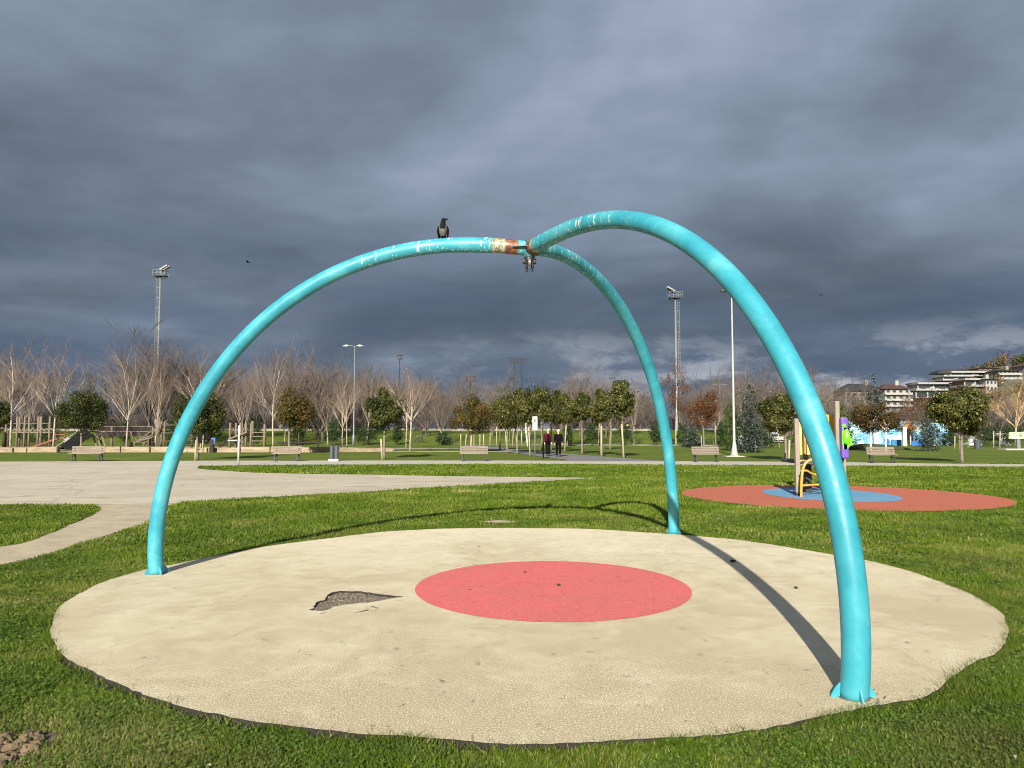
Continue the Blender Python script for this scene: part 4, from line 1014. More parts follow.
def mast(px, pyb, top, label, side, rpole=.23):
    loc = G(px, pyb); y = loc[1]; h = ZT(y, top); m = y / F; root = empty('floodlight_mast', loc, label, 'floodlight mast', 'floodlight masts with ladders')
    MB().tube([(0, 0, 0), (0, 0, 1.3), (0, 0, h)], [rpole * 1.9, rpole * 1.15, rpole * .8], 14).build('pole', M_galv, root, smooth=True)
    lx = side * (rpole + .42); mb = MB()
    for dx in (-.16, .16): mb.tube([(lx + dx, 0, 3), (lx + dx * .8 - side * .1, 0, h)], .03, 6)
    z = 3.2
    while z < h:
        mb.tube([(lx - .17, 0, z), (lx + .17, 0, z)], .022, 5); 
        z += .45
    z = 4
    while z < h - 1:
        mb.tube([(lx, 0, z), (side * rpole * .5, 0, z)], .03, 5)
        a = [(lx + .30 * math.cos(q), .32 * math.sin(q), z + .5) for q in np.linspace(0, 2 * math.pi, 11)]; mb.tube(a, .018, 4, False)
        z += 1.8
    mb.build('ladder', M_galv, root)
    P_ = MB(); P_.prism([(-1.1, -.8), (1.1, -.8), (1.1, .8), (-1.1, .8)], h - .04, h + .04)
    for a in range(4): P_.beam((0, 0, h - .7), ((-1.0, 1.0, 1.0, -1.0)[a], (-.7, -.7, .7, .7)[a], h - .06), .07, .07)
    P_.build('platform', M_bin, root)
    mb = MB()
    for x in (-1.1, -.4, .4, 1.1):
        for yy in (-.75, .75): mb.tube([(x, yy, h), (x, yy, h + 1.0)], .025, 5)
    for z in (.5, 1.0):
        mb.tube([(-1.1, -.75, h + z), (1.1, -.75, h + z), (1.1, .75, h + z), (-1.1, .75, h + z), (-1.1, -.75, h + z)], .025, 5)
    mb.build('railing', M_galv, root)
    mb = MB(); mb.tube([(-side * .3, 0, h), (-side * .3, 0, h + 1.6)], .05, 6); mb.build('lamp_frame', M_galv, root)
    for k in range(4):
        for j in range(2):
            MB().box((-side * (.3 + .33 * k), -.5 + .9 * j, h + 1.15 + .20 * k), (.42, .5, .28), Matrix.Rotation(side * R(25), 3, 'Y')).build('floodlight', M_galv, root, bevel=.03)
    return root
mast(155.7, 440.5, 276, 'tall floodlight mast with ladder at the left, above the bare trees', -1, .20)
mast(677.2, 441, 298, 'tall floodlight mast with ladder right of the rear turquoise leg', 1, .19)
def farmast(px, top, y, label, n=3):
    loc = (XT(y, px), y, 0); h = ZT(y, top); root = empty('floodlight_mast', loc, label, 'floodlight mast', 'distant floodlight masts')
    MB().tube([(0, 0, 0), (0, 0, h)], [.22, .13], 8).build('pole', M_mastdark, root)
    mb = MB()
    for r_ in range(2):
        for k in range(n): mb.box(((k - (n - 1) / 2) * .75, 0, h + .1 + r_ * .75), (.5, .35, .45))
    mb.beam((-n * .4, .2, h + .1), (n * .4, .2, h + .1), .1, .1).beam((-n * .4, .2, h + .85), (n * .4, .2, h + .85), .1, .1)
    mb.build('lamp_bank', M_mastdark, root)
farmast(470, 381, 160, 'small distant floodlight above the rust brown magnolia')
farmast(514, 362, 175, 'distant floodlight above the magnolia row, left of the pair')
farmast(521.5, 363, 170, 'distant floodlight above the magnolia row, right of the pair')
farmast(399, 359, 190, 'dark distant floodlight behind the spreading bare tree', 2)
loc = (XT(120, 720.5), 120, 0); h = ZT(120, 385); root = empty('street_lamp', loc, 'distant thin lamp post behind the russet tree', 'street lamp')
MB().tube([(0, 0, 0), (0, 0, h)], [.12, .06], 8).build('pole', M_galv, root)
for s_ in (-1, 1): MB().tube([(0, 0, h), (s_ * .8, 0, h + .1), (s_ * 1.2, 0, h + .05)], [.05, .08, .04], 6).build('lamp_head', M_galv, root)

# ------------------------------------------------------------------ people
M_skin = simple('skin', (.50, .30, .22), .1, 10, .6, bump=0)
M_hair_g = simple('grey hair', (.42, .40, .38), .3, 30, .8)
M_hair_w = simple('white hair', (.72, .70, .66), .15, 30, .8)
M_maroon = simple('maroon coat', (.060, .009, .016), .3, 12, .85, bump=0, spec=.1)
M_black_cloth = simple('black cloth', (.004, .004, .005), .3, 12, .9, bump=0, spec=.08)
def skin_obj(name, verts, edges, rad, mat, parent, root_i=0, sub=2):
    me = bpy.data.meshes.new(name); me.from_pydata(verts, edges, []); me.materials.append(mat)
    o = bpy.data.objects.new(name, me); col.objects.link(o); o.parent = parent
    md = o.modifiers.new('sk', 'SKIN'); md.use_smooth_shade = True
    for i, v in enumerate(me.skin_vertices[0].data):
        v.radius = rad[i] if hasattr(rad[i], '__len__') else (rad[i], rad[i]); v.use_root = (i == root_i)
    s_ = o.modifiers.new('ss', 'SUBSURF'); s_.levels = s_.render_levels = sub
    return o
def person(px, pyb, label, hair, coat, coatlen, ph, hgt=1.70, rz=0.0, openfront=None):
    loc = G(px, pyb, .016); root = empty('person', loc, label, 'person', None, rz); root.scale = (hgt / 1.72,) * 3
    s = ph   # stride
    J = dict(pel=(0, 0, .93), wa=(0, 0, 1.08), ch=(0, .01, 1.30), nk=(0, .01, 1.46), hd0=(0, 0, 1.53), hd=(0, -.01, 1.62), hd2=(0, -.005, 1.70),
             hl=(-.09, 0, .90), kl=(-.10, -.06 * s - .03, .50), al=(-.10, -.14 * s + .02, .09), tl=(-.11, -.14 * s - .12, .04),
             hr=(.09, 0, .90), kr=(.10, .03 * s - .03, .50), ar=(.10, .16 * s + .02, .11), tr=(.11, .16 * s - .11, .05),
             sl=(-.19, .01, 1.40), el=(-.25, .06 * s, 1.12), wl=(-.25, -.07 * s - .03, .88), fl=(-.25, -.09 * s - .04, .78),
             sr=(.19, .01, 1.40), er=(.25, -.03 * s + .03, 1.12), wr=(.25, .05 * s - .06, .88), fr=(.25, .05 * s - .08, .78))
    K = list(J); ix = {k: i for i, k in enumerate(K)}
    E = [('pel', 'wa'), ('wa', 'ch'), ('ch', 'nk'), ('nk', 'hd0'), ('hd0', 'hd'), ('hd', 'hd2'), ('pel', 'hl'), ('hl', 'kl'), ('kl', 'al'), ('al', 'tl'), ('pel', 'hr'), ('hr', 'kr'), ('kr', 'ar'), ('ar', 'tr'), ('ch', 'sl'), ('sl', 'el'), ('el', 'wl'), ('wl', 'fl'), ('ch', 'sr'), ('sr', 'er'), ('er', 'wr'), ('wr', 'fr')]
    RD = dict(pel=(.13, .10), wa=(.12, .09), ch=(.14, .10), nk=.055, hd0=.07, hd=(.078, .092), hd2=(.06, .07), hl=.085, kl=.055, al=.04, tl=.04, hr=.085, kr=.055, ar=.04, tr=.04, sl=.06, el=.045, wl=.032, fl=.036, sr=.06, er=.045, wr=.032, fr=.036)
    body = skin_obj('body', [J[k] for k in K], [(ix[a], ix[b]) for a, b in E], [RD[k] for k in K], M_skin, root)
    MB().ball((0, -.105, 1.605), (.014, .02, .022), 8, 6).build('nose', M_skin, root, smooth=True)
    for q in (-1, 1): MB().ball((q * .03, -.088, 1.635), .010, 8, 6).build('eye', M_black_metal, root, smooth=True)
    # trousers
    ks = ['pel', 'hl', 'kl', 'al', 'hr', 'kr', 'ar']; jx = {k: i for i, k in enumerate(ks)}
    skin_obj('trousers', [J[k] for k in ks], [(jx[a], jx[b]) for a, b in (('pel', 'hl'), ('hl', 'kl'), ('kl', 'al'), ('pel', 'hr'), ('hr', 'kr'), ('kr', 'ar'))], [(.16, .13), .108, .08, .068, .108, .08, .068], M_black_cloth, root)
    for a, b in (('al', 'tl'), ('ar', 'tr')):
        p, q = Vector(J[a]), Vector(J[b]); MB().tube([p + Vector((0, .05, -.05)), p + Vector((0, -.02, -.04)), q + Vector((0, -.02, -.01)), q + Vector((0, -.05, -.012))], [.055, .068, .064, .045], 10).build('shoe', M_black_metal, root, smooth=True)
    # coat with sleeves
    ks = ['low', 'wa', 'ch', 'nk', 'sl', 'el', 'wl', 'sr', 'er', 'wr']; JJ = dict(J); JJ['low'] = (0, 0, coatlen); jx = {k: i for i, k in enumerate(ks)}
    skin_obj('coat', [JJ[k] for k in ks], [(jx[a], jx[b]) for a, b in (('low', 'wa'), ('wa', 'ch'), ('ch', 'nk'), ('ch', 'sl'), ('sl', 'el'), ('el', 'wl'), ('ch', 'sr'), ('sr', 'er'), ('er', 'wr'))], [(.20, .15), (.19, .15), (.20, .15), .085, .09, .075, .058, .09, .075, .058], coat, root)
    if openfront:
        MB().tube([(0, -.135, coatlen - .02), (0, -.155, 1.08), (0, -.15, 1.25), (0, -.10, 1.42)], [.09, .10, .09, .05], 10, sq=(.35, 1) ).build('jumper', openfront, root, smooth=True)
    # hair cap
    mb = MB(); mb.ball((0, .022, 1.655), (.092, .098, .095), 14, 9); h_ = mb.build('hair', hair, root, smooth=True)
    for q in (-1, 1):      # hands: palm, four fingers and thumb
        w_ = Vector(J['wl'] if q < 0 else J['wr']); hd = MB()
        hd.tube([w_, w_ + Vector((0, -.01, -.05)), w_ + Vector((0, -.015, -.095))], [.022, .034, .03], 8, sq=(1, .55))
        for k, L in enumerate((.062, .072, .068, .052)):
            b0 = w_ + Vector((0, -.037 + .016 * k, -.09)); hd.tube([b0, b0 + Vector((-q * .008, 0, -L * .5)), b0 + Vector((-q * .022, 0, -L))], [.008, .0075, .006], 6)
        b0 = w_ + Vector((0, -.04, -.035)); hd.tube([b0, b0 + Vector((0, -.025, -.03)), b0 + Vector((-q * .01, -.03, -.06))], [.010, .009, .007], 6)
        hd.build('hand', M_skin, root, smooth=True)
    return root
person(548, 456, 'person walking in a maroon coat over black clothes, grey hair', M_hair_g, M_maroon, .80, 1.0, 1.70, R(8), M_black_cloth)
person(558.4, 456.6, 'person walking in a black jacket and trousers, white hair', M_hair_w, M_black_cloth, .86, -.7, 1.68, R(-5))

# ------------------------------------------------------------------ timber playground at left
def at(px, pyb): return Vector(G(px, pyb))
# low kerb of the play area: rounded log sections
y0 = at(0, 452.3).y
W = MB()
for a, b in ((-120, 60), (92, 330)):
    xa, xb = XT(y0, a), XT(y0, b)
    k = xa
    while k < xb:
        L = min(2.3, xb - k); hk = random.uniform(.34, .46); W.box((k + L / 2, y0 + random.uniform(-.06, .06), hk / 2), (L - random.uniform(.03, .14), .35, hk)); k += 2.3
k = XT(y0, 330); ye = at(392, 451.5).y
W.beam((k, y0, .2), (XT(ye, 392), ye, .12), .35, .34)
o = W.build('play_area_kerb', M_wood_tan, None, bevel=.03); tag(o, 'low tan kerb wall of block sections in front of the timber playground', 'kerb wall')
def posts(root, xs, y, h, name='post', r=.11, mat=None, base=0):
    for x in xs: MB().tube([(x, y, base), (x, y, h)], [r, r * .9], 10).build(name, mat or M_wood_grey, root, smooth=True)
# rope bridge climbing frame x 0-60
yb = at(30, 447).y; m = yb / F; ox = XT(yb, 30)
root = empty('rope_bridge', (ox, yb, 0), 'weathered timber rope bridge with zigzag netting left of the big magnolia', 'play frame')
X_ = lambda px: XT(yb, px) - ox
zt = ZT(yb, 416.5); posts(root, [X_(p) for p in (6, 17, 24.5, 29, 38, 41, 49.5)], 0, zt); posts(root, [X_(p) for p in (12, 33)], 1.2, zt)
MB().tube([(X_(5), 0, ZT(yb, 423.5)), (X_(52), 0, ZT(yb, 423.5))], .035, 6).build('rail', M_wood_grey, root)
MB().box(((X_(5) + X_(52)) / 2, .6, ZT(yb, 432.3)), (X_(52) - X_(5), 1.2, .12)).build('deck', M_wood_grey, root)
z = MB(); za, zb = ZT(yb, 428), ZT(yb, 431.5)
k = 8
while k < 50:
    z.tube([(X_(k), -.05, zb), (X_(k + 2.3), -.05, za)], .04, 5).tube([(X_(k + 2.3), -.05, za), (X_(k + 4.6), -.05, zb)], .04, 5); k += 4.6
z.build('zigzag_net', M_wood_bench, root)
# ramp at the left edge
root = empty('timber_ramp', (XT(yb, -4), yb - .5, 0), 'broad sloping board ramp at the far left edge of the playground', 'ramp')
MB().beam((-.9, 0, .15), (.7, 0, 1.9), 1.6, .10).build('board', M_wood_tan, root)
posts(root, [1.15, 1.7], .1, 1.55, r=.16, mat=M_wood_dark)
MB().beam((1.0, -.1, 1.62), (-.15, -.1, .1), .08, .08).build('brace', M_wood_dark, root)
# red balance ramp
yb2 = at(45, 448.5).y
root = empty('red_ramp', (XT(yb2, 46), yb2, 0), 'long low red play ramp rising towards the slide', 'play ramp')
MB().beam((-1.25, 0, .08), (1.4, 0, 1.0), .5, .14).build('board', M_plastic_r, root)
MB().beam((1.2, 0, .98), (2.0, 0, 1.0), .5, .12).box((1.5, -.26, 1.3), (.9, .05, .06)).tube([(1.1, -.26, 1.0), (1.1, -.26, 1.5)], .04, 6).tube([(1.95, -.26, 0), (1.95, -.26, 1.5)], .04, 6).build('landing', M_plastic_r, root)
# black slide
yb3 = at(66, 449.8).y
root = empty('black_slide', (XT(yb3, 68), yb3, 0), 'black slide with silver side rail under the big round magnolia', 'slide')
a, b = Vector((XT(yb3, 57.5) - XT(yb3, 68), 0, .08)), Vector((XT(yb3, 79) - XT(yb3, 68), .25, ZT(yb3, 431.5)))
MB().beam(a + Vector((.35, .15, 0)), b + Vector((.35, .15, 0)), 1.1, .12).build('chute', M_matte_black, root)
MB().beam(a + Vector((0, -.3, .1)), b + Vector((0, -.3, .1)), .16, .05).build('side_rail', M_galv, root)
MB().beam(a + Vector((.9, -.35, .0)), b + Vector((.9, -.35, 0)), .10, .9).build('side_panel', M_matte_black, root)
MB().beam(a.lerp(b, .35) + Vector((.12, -.42, .1)), a.lerp(b, .6) + Vector((.12, -.42, .1)), .04, .28).build('grip', M_galv, root)
# brown roofed bridge
yb4 = at(126, 449.5).y; ox = XT(yb4, 126); X_ = lambda px: XT(yb4, px) - ox
root = empty('roofed_bridge', (ox, yb4, 0), 'long play bridge with dark brown board sides and crossed log braces', 'play bridge')
MB().box(((X_(100) + X_(153)) / 2, 0, (ZT(yb4, 427) + ZT(yb4, 431)) / 2), (X_(153) - X_(100), .08, (ZT(yb4, 427) - ZT(yb4, 431)))).box(((X_(99) + X_(151)) / 2, -.4, (ZT(yb4, 432) + ZT(yb4, 435.8)) / 2), (X_(151) - X_(99), .08, ZT(yb4, 432) - ZT(yb4, 435.8))).build('side_boards', M_wood_dark, root)
MB().box(((X_(100) + X_(153)) / 2, -.02, ZT(yb4, 426.6)), (X_(153) - X_(100), .16, .08)).box(((X_(99) + X_(151)) / 2, -.42, ZT(yb4, 431.6)), (X_(151) - X_(99), .12, .07)).build('handrail', M_wood_grey, root)
posts(root, [X_(p) for p in (101, 112, 153)], 0, ZT(yb4, 427), mat=M_wood_grey)
posts(root, [X_(p) for p in (134.5, 156.5)], -.6, .65, r=.17, mat=M_wood_dark)
mb = MB(); rr = random.Random(8)
for k in range(9):
    xa = X_(134 + rr.uniform(-1, 22)); xb_ = X_(134 + rr.uniform(-1, 22))
    mb.tube([(xa, -.5 + rr.uniform(-.2, .2), rr.uniform(.2, .8)), (xb_, -.5, rr.uniform(1.0, 1.7))], .07, 7)
mb.build('crossed_logs', M_wood_grey, root)
mb = MB()
for px in (94, 98, 103): mb.tube([(X_(px), -.3, 1.4), (X_(px + 5), -.3, .3)], .08, 7)
mb.build('log_brace', M_wood_grey, root)
MB().tube([(X_(158), -.2, 1.2), (X_(160), -.2, 1.9), (X_(156.5), .2, 2.6)], [.16, .30, .34], 9).build('funnel', M_wood_grey, root)
root = empty('timber_fence', (XT(yb4, 175), yb4, 0), 'open timber rail fence right of the brown play bridge', 'fence'); ox = XT(yb4, 175)
posts(root, [XT(yb4, p) - ox for p in (161.5, 164.5, 176, 192)], 0, ZT(yb4, 421.5), r=.09)
for q in (425, 433, 441): MB().tube([(XT(yb4, 161) - ox, 0, ZT(yb4, q)), (XT(yb4, 196) - ox, 0, ZT(yb4, q))], .035, 6).build('rail', M_wood_grey, root)
# blue panel on post
loc = at(212, 452.5); root = empty('blue_play_panel', loc, 'small bright blue panel on a dark post beneath the dark magnolia', 'play panel')
MB().box((0, 0, .5), (.26, .26, 1.0)).build('post', M_wood_dark, root)
MB().box((0.1, -.05, ZT(loc.y, 441)), (.32, .08, .5)).build('panel', M_plastic_b, root, bevel=.02)
MB().box((-1.0, .8, ZT(loc.y, 437)), (1.3, .5, 1.0)).tube([(-1.5, .8, 0), (-1.5, .8, 1)], .06, 6).build('dark_box', M_matte_black, root)
# timber tower with sloping ramp
yb5 = at(250, 449).y; ox = XT(yb5, 250); X_ = lambda px: XT(yb5, px) - ox
root = empty('ramp_tower', (ox, yb5, 0), 'weathered timber play tower with sloping deck and rail bridge behind the white post', 'play tower')
posts(root, [X_(p) for p in (230, 236, 240.5, 246, 251)], 0, ZT(yb5, 423)); posts(root, [X_(p) for p in (264.5, )], 0, ZT(yb5, 424)); posts(root, [X_(249.5)], .8, ZT(yb5, 421), r=.13)
MB().beam((X_(231), -.1, ZT(yb5, 439)), (X_(249), -.1, ZT(yb5, 432)), .9, .12).build('sloping_deck', M_wood_grey, root)
MB().box((X_(235.5), -.3, ZT(yb5, 440.3)), (X_(240) - X_(231), .9, .09)).build('platform', M_whitewash, root)
for q in (432.5, 436.5, 441): MB().tube([(X_(250), 0, ZT(yb5, q)), (X_(266), 0, ZT(yb5, q))], .05, 6).build('rail', M_wood_grey, root)
MB().beam((X_(218), .4, .15), (X_(230), .4, 1.1), .3, .14).build('dark_slide', M_wood_dark, root)
mb = MB(); yq = at(300, 447).y; root = empty('low_beam', (XT(yq, 300), yq, 0), 'long low dark balance beam behind the second bench', 'balance beam')
MB().tube([(-2.3, 0, .45), (2.4, 0, .45)], .09, 8).build('beam', M_wood_dark, root)
for x in (-1.8, 1.9): MB().tube([(x, 0, 0), (x, 0, .42)], .08, 8).build('support', M_wood_dark, root)
# retaining wall on top of the bank
mb = MB()
for k in range(30):
    x = -90 + k * 4.0
    if x < 22: mb.box((x + 2, 119 + 1.5 * math.sin(x * .07), 1.85), (3.97, .4, .34))
o = mb.build('bank_wall', simple('old concrete', (.24, .22, .18), .4, .6, .9)); tag(o, 'low pale wall running along the top of the grass bank', 'wall')
# dark tail of parked things far off: scooters by the far path
for px, lb in ((419, 'dark parked pushchair by the far path, single one'), (443, 'dark parked bicycle by the far path, left of the pair'), (447.5, 'dark parked bicycle by the far path, right of the pair')):
    loc = G(px, 444.5); root = empty('parked_bicycle' if px > 430 else 'pushchair', loc, lb, 'bicycle' if px > 430 else 'pushchair')
    for s_ in (-1, 1):
        a = [(s_ * .55 + .34 * math.cos(q), 0, .35 + .34 * math.sin(q)) for q in np.linspace(0, 6.283, 17)]
        MB().tube(a, .05, 5, False).build('wheel', M_black_metal, root)
    MB().tube([(-.55, 0, .35), (-.1, 0, .9), (.4, 0, .9), (.55, 0, .35)], .06, 6).tube([(-.1, 0, .9), (0, 0, .35), (.4, 0, .9)], .06, 6).build('frame', M_black_metal, root)
    MB().box((-.12, 0, 1.02), (.35, .2, .12)).tube([(.4, 0, .9), (.36, 0, 1.15), (.2, .2, 1.2)], .05, 6).build('saddle', M_bin, root)

# ------------------------------------------------------------------ climbing tower at right
by = at(800, 496.5).y; ox = XT(by, 822, 470); X_ = lambda px: XT(by, px, 470) - ox
root = empty('climbing_tower', (ox, by, 0), 'playground climbing tower with yellow, orange, purple and green panels on the red and blue ground', 'climbing tower')
zz = lambda q: ZT(by, q)
XD = lambda px, dy: XT(by + dy, px, 470) - ox
pst = [(797.5, 0, 418.5, 497), (838.3, .3, 401, 500), (806, 1.5, 420, 494), (843.5, 1.6, 431, 494)]
for px, dy, tp, _ in pst:
    po = MB().box((XT(by + dy, px, 470) - ox, dy, ZT(by + dy, tp) / 2), (.115, .115, ZT(by + dy, tp))).build('post', M_wood_post, root, bevel=.02)
    MB().box((XT(by + dy, px, 470) - ox, dy, .05), (.14, .14, .10)).build('foot_cap', M_black_metal, po)
MB().box(((X_(803.5) + X_(840)) / 2, .8, zz(462.5)), (X_(840) - X_(803.5), 1.5, .09)).build('deck', M_bin, root, bevel=.01)
MB().box((X_(801.7), -.02 + .1, (zz(421) + zz(455)) / 2), (.10, .06, zz(421) - zz(455))).box((X_(806) + .1, .1, (zz(425) + zz(455)) / 2), (.06, .06, zz(425) - zz(455))).build('yellow_panel', M_plastic_y, root, bevel=.015)
MB().box((XD(812, .25), .25, (zz(432) + zz(455)) / 2), (X_(820) - X_(806), .05, zz(432) - zz(455))).build('orange_panel', M_plastic_o, root, bevel=.02)
# arched orange roof panel
pl = [(X_(812), zz(422))] + [(X_(812) + (X_(838) - X_(812)) * s, zz(412) + (zz(407.5) - zz(412)) * math.sin(math.pi * min(1, s * 1.0)) * 1.0 - .16 * s * s) for s in np.linspace(0, 1, 12)] + [(X_(838), zz(440)), (X_(834), zz(440)), (X_(829), zz(424)), (X_(820), zz(420))]
pl = [(X_(810), zz(430)), (X_(811), zz(415)), (X_(818), zz(411.5)), (X_(825), zz(412.2)), (X_(831), zz(414.5)), (X_(836), zz(417)), (X_(838), zz(417.5)), (X_(838), zz(450)), (X_(833), zz(450)), (X_(833), zz(436)), (X_(828.5), zz(420)), (X_(824), zz(418.5)), (X_(818), zz(420)), (X_(816), zz(430))]
n = len(pl)
MB().add([(x + XD(825, .9) - X_(825), .9, z) for x, z in pl] + [(x + XD(825, .9) - X_(825), .98, z) for x, z in pl], [tuple(range(n)), tuple(reversed(range(n, 2 * n)))] + [(i, n + i, n + (i + 1) % n, (i + 1) % n) for i in range(n)]).build('arched_panel', M_plastic_o, root)
MB().box((XD(828.5, 1.35), 1.35, (zz(419) + zz(455)) / 2), (X_(832) - X_(823), .05, zz(419) - zz(455))).build('inner_panel', simple('brown plastic', (.22, .10, .03), .2, 3, .5, bump=0), root)
MB().box((XD(844.6, .2), .35, (zz(417) + zz(459)) / 2), (X_(848) - X_(840.5), .5, zz(417) - zz(459))).build('purple_panel', M_plastic_p, root, bevel=.05)
gp = [(845.5, 424), (847, 423.2), (848.5, 424.5), (849, 427.5), (851, 430), (852.5, 434), (853, 437.5), (858, 440.5), (854, 441.5), (856.5, 445), (852.5, 446), (850.5, 449), (847.5, 450), (845.5, 449), (845, 443), (844.8, 434), (846, 429), (845.2, 427)]
n = len(gp); gp = [(X_(a), zz(b)) for a, b in gp]
gb = MB().add([(x, .10, z) for x, z in gp] + [(x, .30, z) for x, z in gp], [tuple(range(n)), tuple(reversed(range(n, 2 * n)))] + [(i, n + i, n + (i + 1) % n, (i + 1) % n) for i in range(n)])
gb.ball((X_(849), .12, zz(437)), (.10, .12, .20), 12, 8).ball((X_(847.3), .12, zz(426)), (.045, .08, .06), 10, 7)
gb.build('green_leaf_panel', M_plastic_g, root, bevel=.02)
MB().tube([(X_(846), .3, zz(459)), (X_(845.5), .3, zz(463)), (X_(844), .5, zz(466))], [.10, .08, .03], 8).build('dark_bracket', M_black_metal, root)
MB().box((XD(807.5, .9), .9, (zz(462) + 0) / 2), (.16, .12, zz(462))).build('inner_leg', M_black_metal, root)
# curved ladder
L1 = [(795.2, 497, -.35), (795.6, 485, -.35), (796.6, 474, -.33), (798.5, 466, -.28), (802, 461, -.2), (807, 459, -.1), (811.5, 460.5, .1), (813, 462.5, .2)]
MB().tube(spline([(X_(a), zz(b)) for a, b, _ in L1], 5, False) and [(p[0], -.35, p[1]) for p in spline([(X_(a), zz(b)) for a, b, _ in L1], 5, False)], .030, 10).build('ladder_tube', M_orange_tube, root, smooth=True)
L2 = [(829, 497), (828, 486), (826, 476), (821, 469), (813, 463.5), (805, 461), (799, 463)]
MB().tube([(p[0], .15, p[1]) for p in spline([(X_(a), zz(b)) for a, b in L2], 5, False)], .030, 10).build('ladder_tube', M_orange_tube, root, smooth=True)
for q, s_ in ((470.5, 1), (484.8, 0)):
    MB().tube([(p[0], -.35 + .5 * i / 20, p[1]) for i, p in enumerate(spline([(X_(796), zz(q)), (X_(803), zz(q - .3)), (X_(809), zz(q + 2.2 * s_)), (X_(815), zz(q + 4 * s_)), (X_(828), zz(q + 4 * s_))], 5, False))], .026, 10).build('rung', M_orange_tube, root, smooth=True)
# blue slide foot peeking right of the turquoise leg
MB().tube([(X_(845), .8, zz(480)), (X_(845.5), .7, zz(487)), (X_(846), .5, zz(494))], [.06, .09, .06], 10).build('blue_tube', M_plastic_b, root, smooth=True)

# ------------------------------------------------------------------ mural wall and water-play things at right
ym = 92.0
t = NT('mural'); v = t.coord(); n1 = t.noise(t.mapping(v, (1, 1, 1.3)), .55, 3, .5, .8); n2 = t.noise(v, 1.1, 3, .5, 1.0)
c = t.ramp(n1, [(.0, (.12, .30, .50)), (.46, (.17, .40, .60)), (.47, (.26, .52, .66)), (.56, (.30, .56, .68)), (.57, (.62, .76, .76)), (1, (.7, .8, .78))], 'CONSTANT')
c = t.mix(t.ramp(n2, [(.60, 0), (.61, 1)], 'CONSTANT'), c, (.03, .10, .30))
bk = t.new('ShaderNodeTexBrick'); t.link(t.mapping(v, (1, 1, 1), (R(90), 0, 0)), bk.inputs[0]); bk.offset = 0; bk.inputs['Scale'].default_value = .8; bk.inputs['Mortar Size'].default_value = .02
bk.inputs['Color1'].default_value = bk.inputs['Color2'].default_value = (1, 1, 1, 1); bk.inputs['Mortar'].default_value = (.4, .5, .55, 1)
c = t.mix(.7, c, bk.outputs[0], 'MULTIPLY'); M_mural = t.out(c, .7)
def mural(pa, pb, tp, y, label):
    xa, xb = XT(y, pa), XT(y, pb); h = ZT(y, tp)
    root = empty('mural_wall', ((xa + xb) / 2, y, 0), label, 'mural wall')
    MB().box((0, 0, h / 2), (xb - xa, .4, h)).build('wall', M_mural, root)
    MB().box((0, 0, h + .05), (xb - xa + .1, .5, .10)).build('coping', M_galv, root)
mural(848, 903, 422, ym, 'light blue painted mural wall with tile joints behind the brown orange tree')
mural(912, 950, 422.5, ym + 4, 'teal and white painted mural wall left of the big magnolia')
root = empty('orange_awning', (XT(ym, 907), ym - 1, 0), 'orange awning on a white frame above the blue fence', 'awning')
a = (XT(ym, 903) - XT(ym, 907)); b = (XT(ym, 912.5) - XT(ym, 907))
MB().add([(a, 0, ZT(ym, 429)), (b, 0, ZT(ym, 430)), (b, 1.5, ZT(ym, 423.5)), (a, 1.5, ZT(ym, 423.5)), (a, 0, ZT(ym, 429) + .1), (b, 0, ZT(ym, 430) + .1), (b, 1.5, ZT(ym, 423.5) + .1), (a, 1.5, ZT(ym, 423.5) + .1)], [(3, 2, 1, 0), (4, 5, 6, 7), (0, 1, 5, 4), (1, 2, 6, 5), (2, 3, 7, 6), (3, 0, 4, 7)]).build('canopy', M_plastic_o, root)
MB().box(((a + b) / 2, 1.6, ZT(ym, 422.3)), (b - a + .4, .3, .35)).build('top_beam', M_white_metal, root)
for x in (a, b): MB().tube([(x, 1.5, 0), (x, 1.5, ZT(ym, 423.5))], .07, 8).build('post', M_white_metal, root)
yf = 86
root = empty('blue_fence', (XT(yf, 905), yf, 0), 'dark blue painted fence panels in front of the mural', 'fence')
ox = XT(yf, 905)
for pa, pb, tp, mt in ((891, 902.5, 439.5, simple('sea blue', (.03, .16, .33), .3, 1, .6, bump=0)), (911, 932, 441, M_plastic_b), (933, 948, 442, simple('white blue', (.45, .58, .68), .4, .8, .6, bump=0))):
    xa, xb = XT(yf, pa) - ox, XT(yf, pb) - ox; h = ZT(yf, tp); MB().box(((xa + xb) / 2, 0, h / 2), (xb - xa, .12, h)).build('panel', mt, root)
o = MB().box((0, 0, 1.0), (.42, .42, 2.0)).box((0, 0, 2.05), (.55, .55, .12)).build('white_pillar', M_white_metal, None, bevel=.03); o.location = (XT(84, 904), 84, 0); tag(o, 'bright white pillar below the orange awning', 'pillar')
o = MB().box((0, 0, .8), (.5, .35, 1.6)).box((0, 0, 1.68), (.6, .45, .1)).build('white_pillar', M_white_metal, None, bevel=.03); o.location = (XT(88, 875), 88, 0); tag(o, 'small white pillar before the light blue mural', 'pillar')
# low stone-edged bed
o = MB().tube([(-3, 0, .0), (-1.5, -.8, .12), (0, 0, .2), (1.5, -.6, .14), (3, 0, .0)], [.1, .35, .5, .4, .1], 10, sq=(1, 1)).build('planting_bed', M_hedge); o.location = G(866, 449.5)
o.scale = (1.3, 1, .8); o.data.materials.clear(); o.data.materials.append(simple('low planting', (.045, .05, .018), .5, 3, .95, bump=1)); tag(o, 'low dark planted bed at the feet of the autumn trees', 'planting bed')
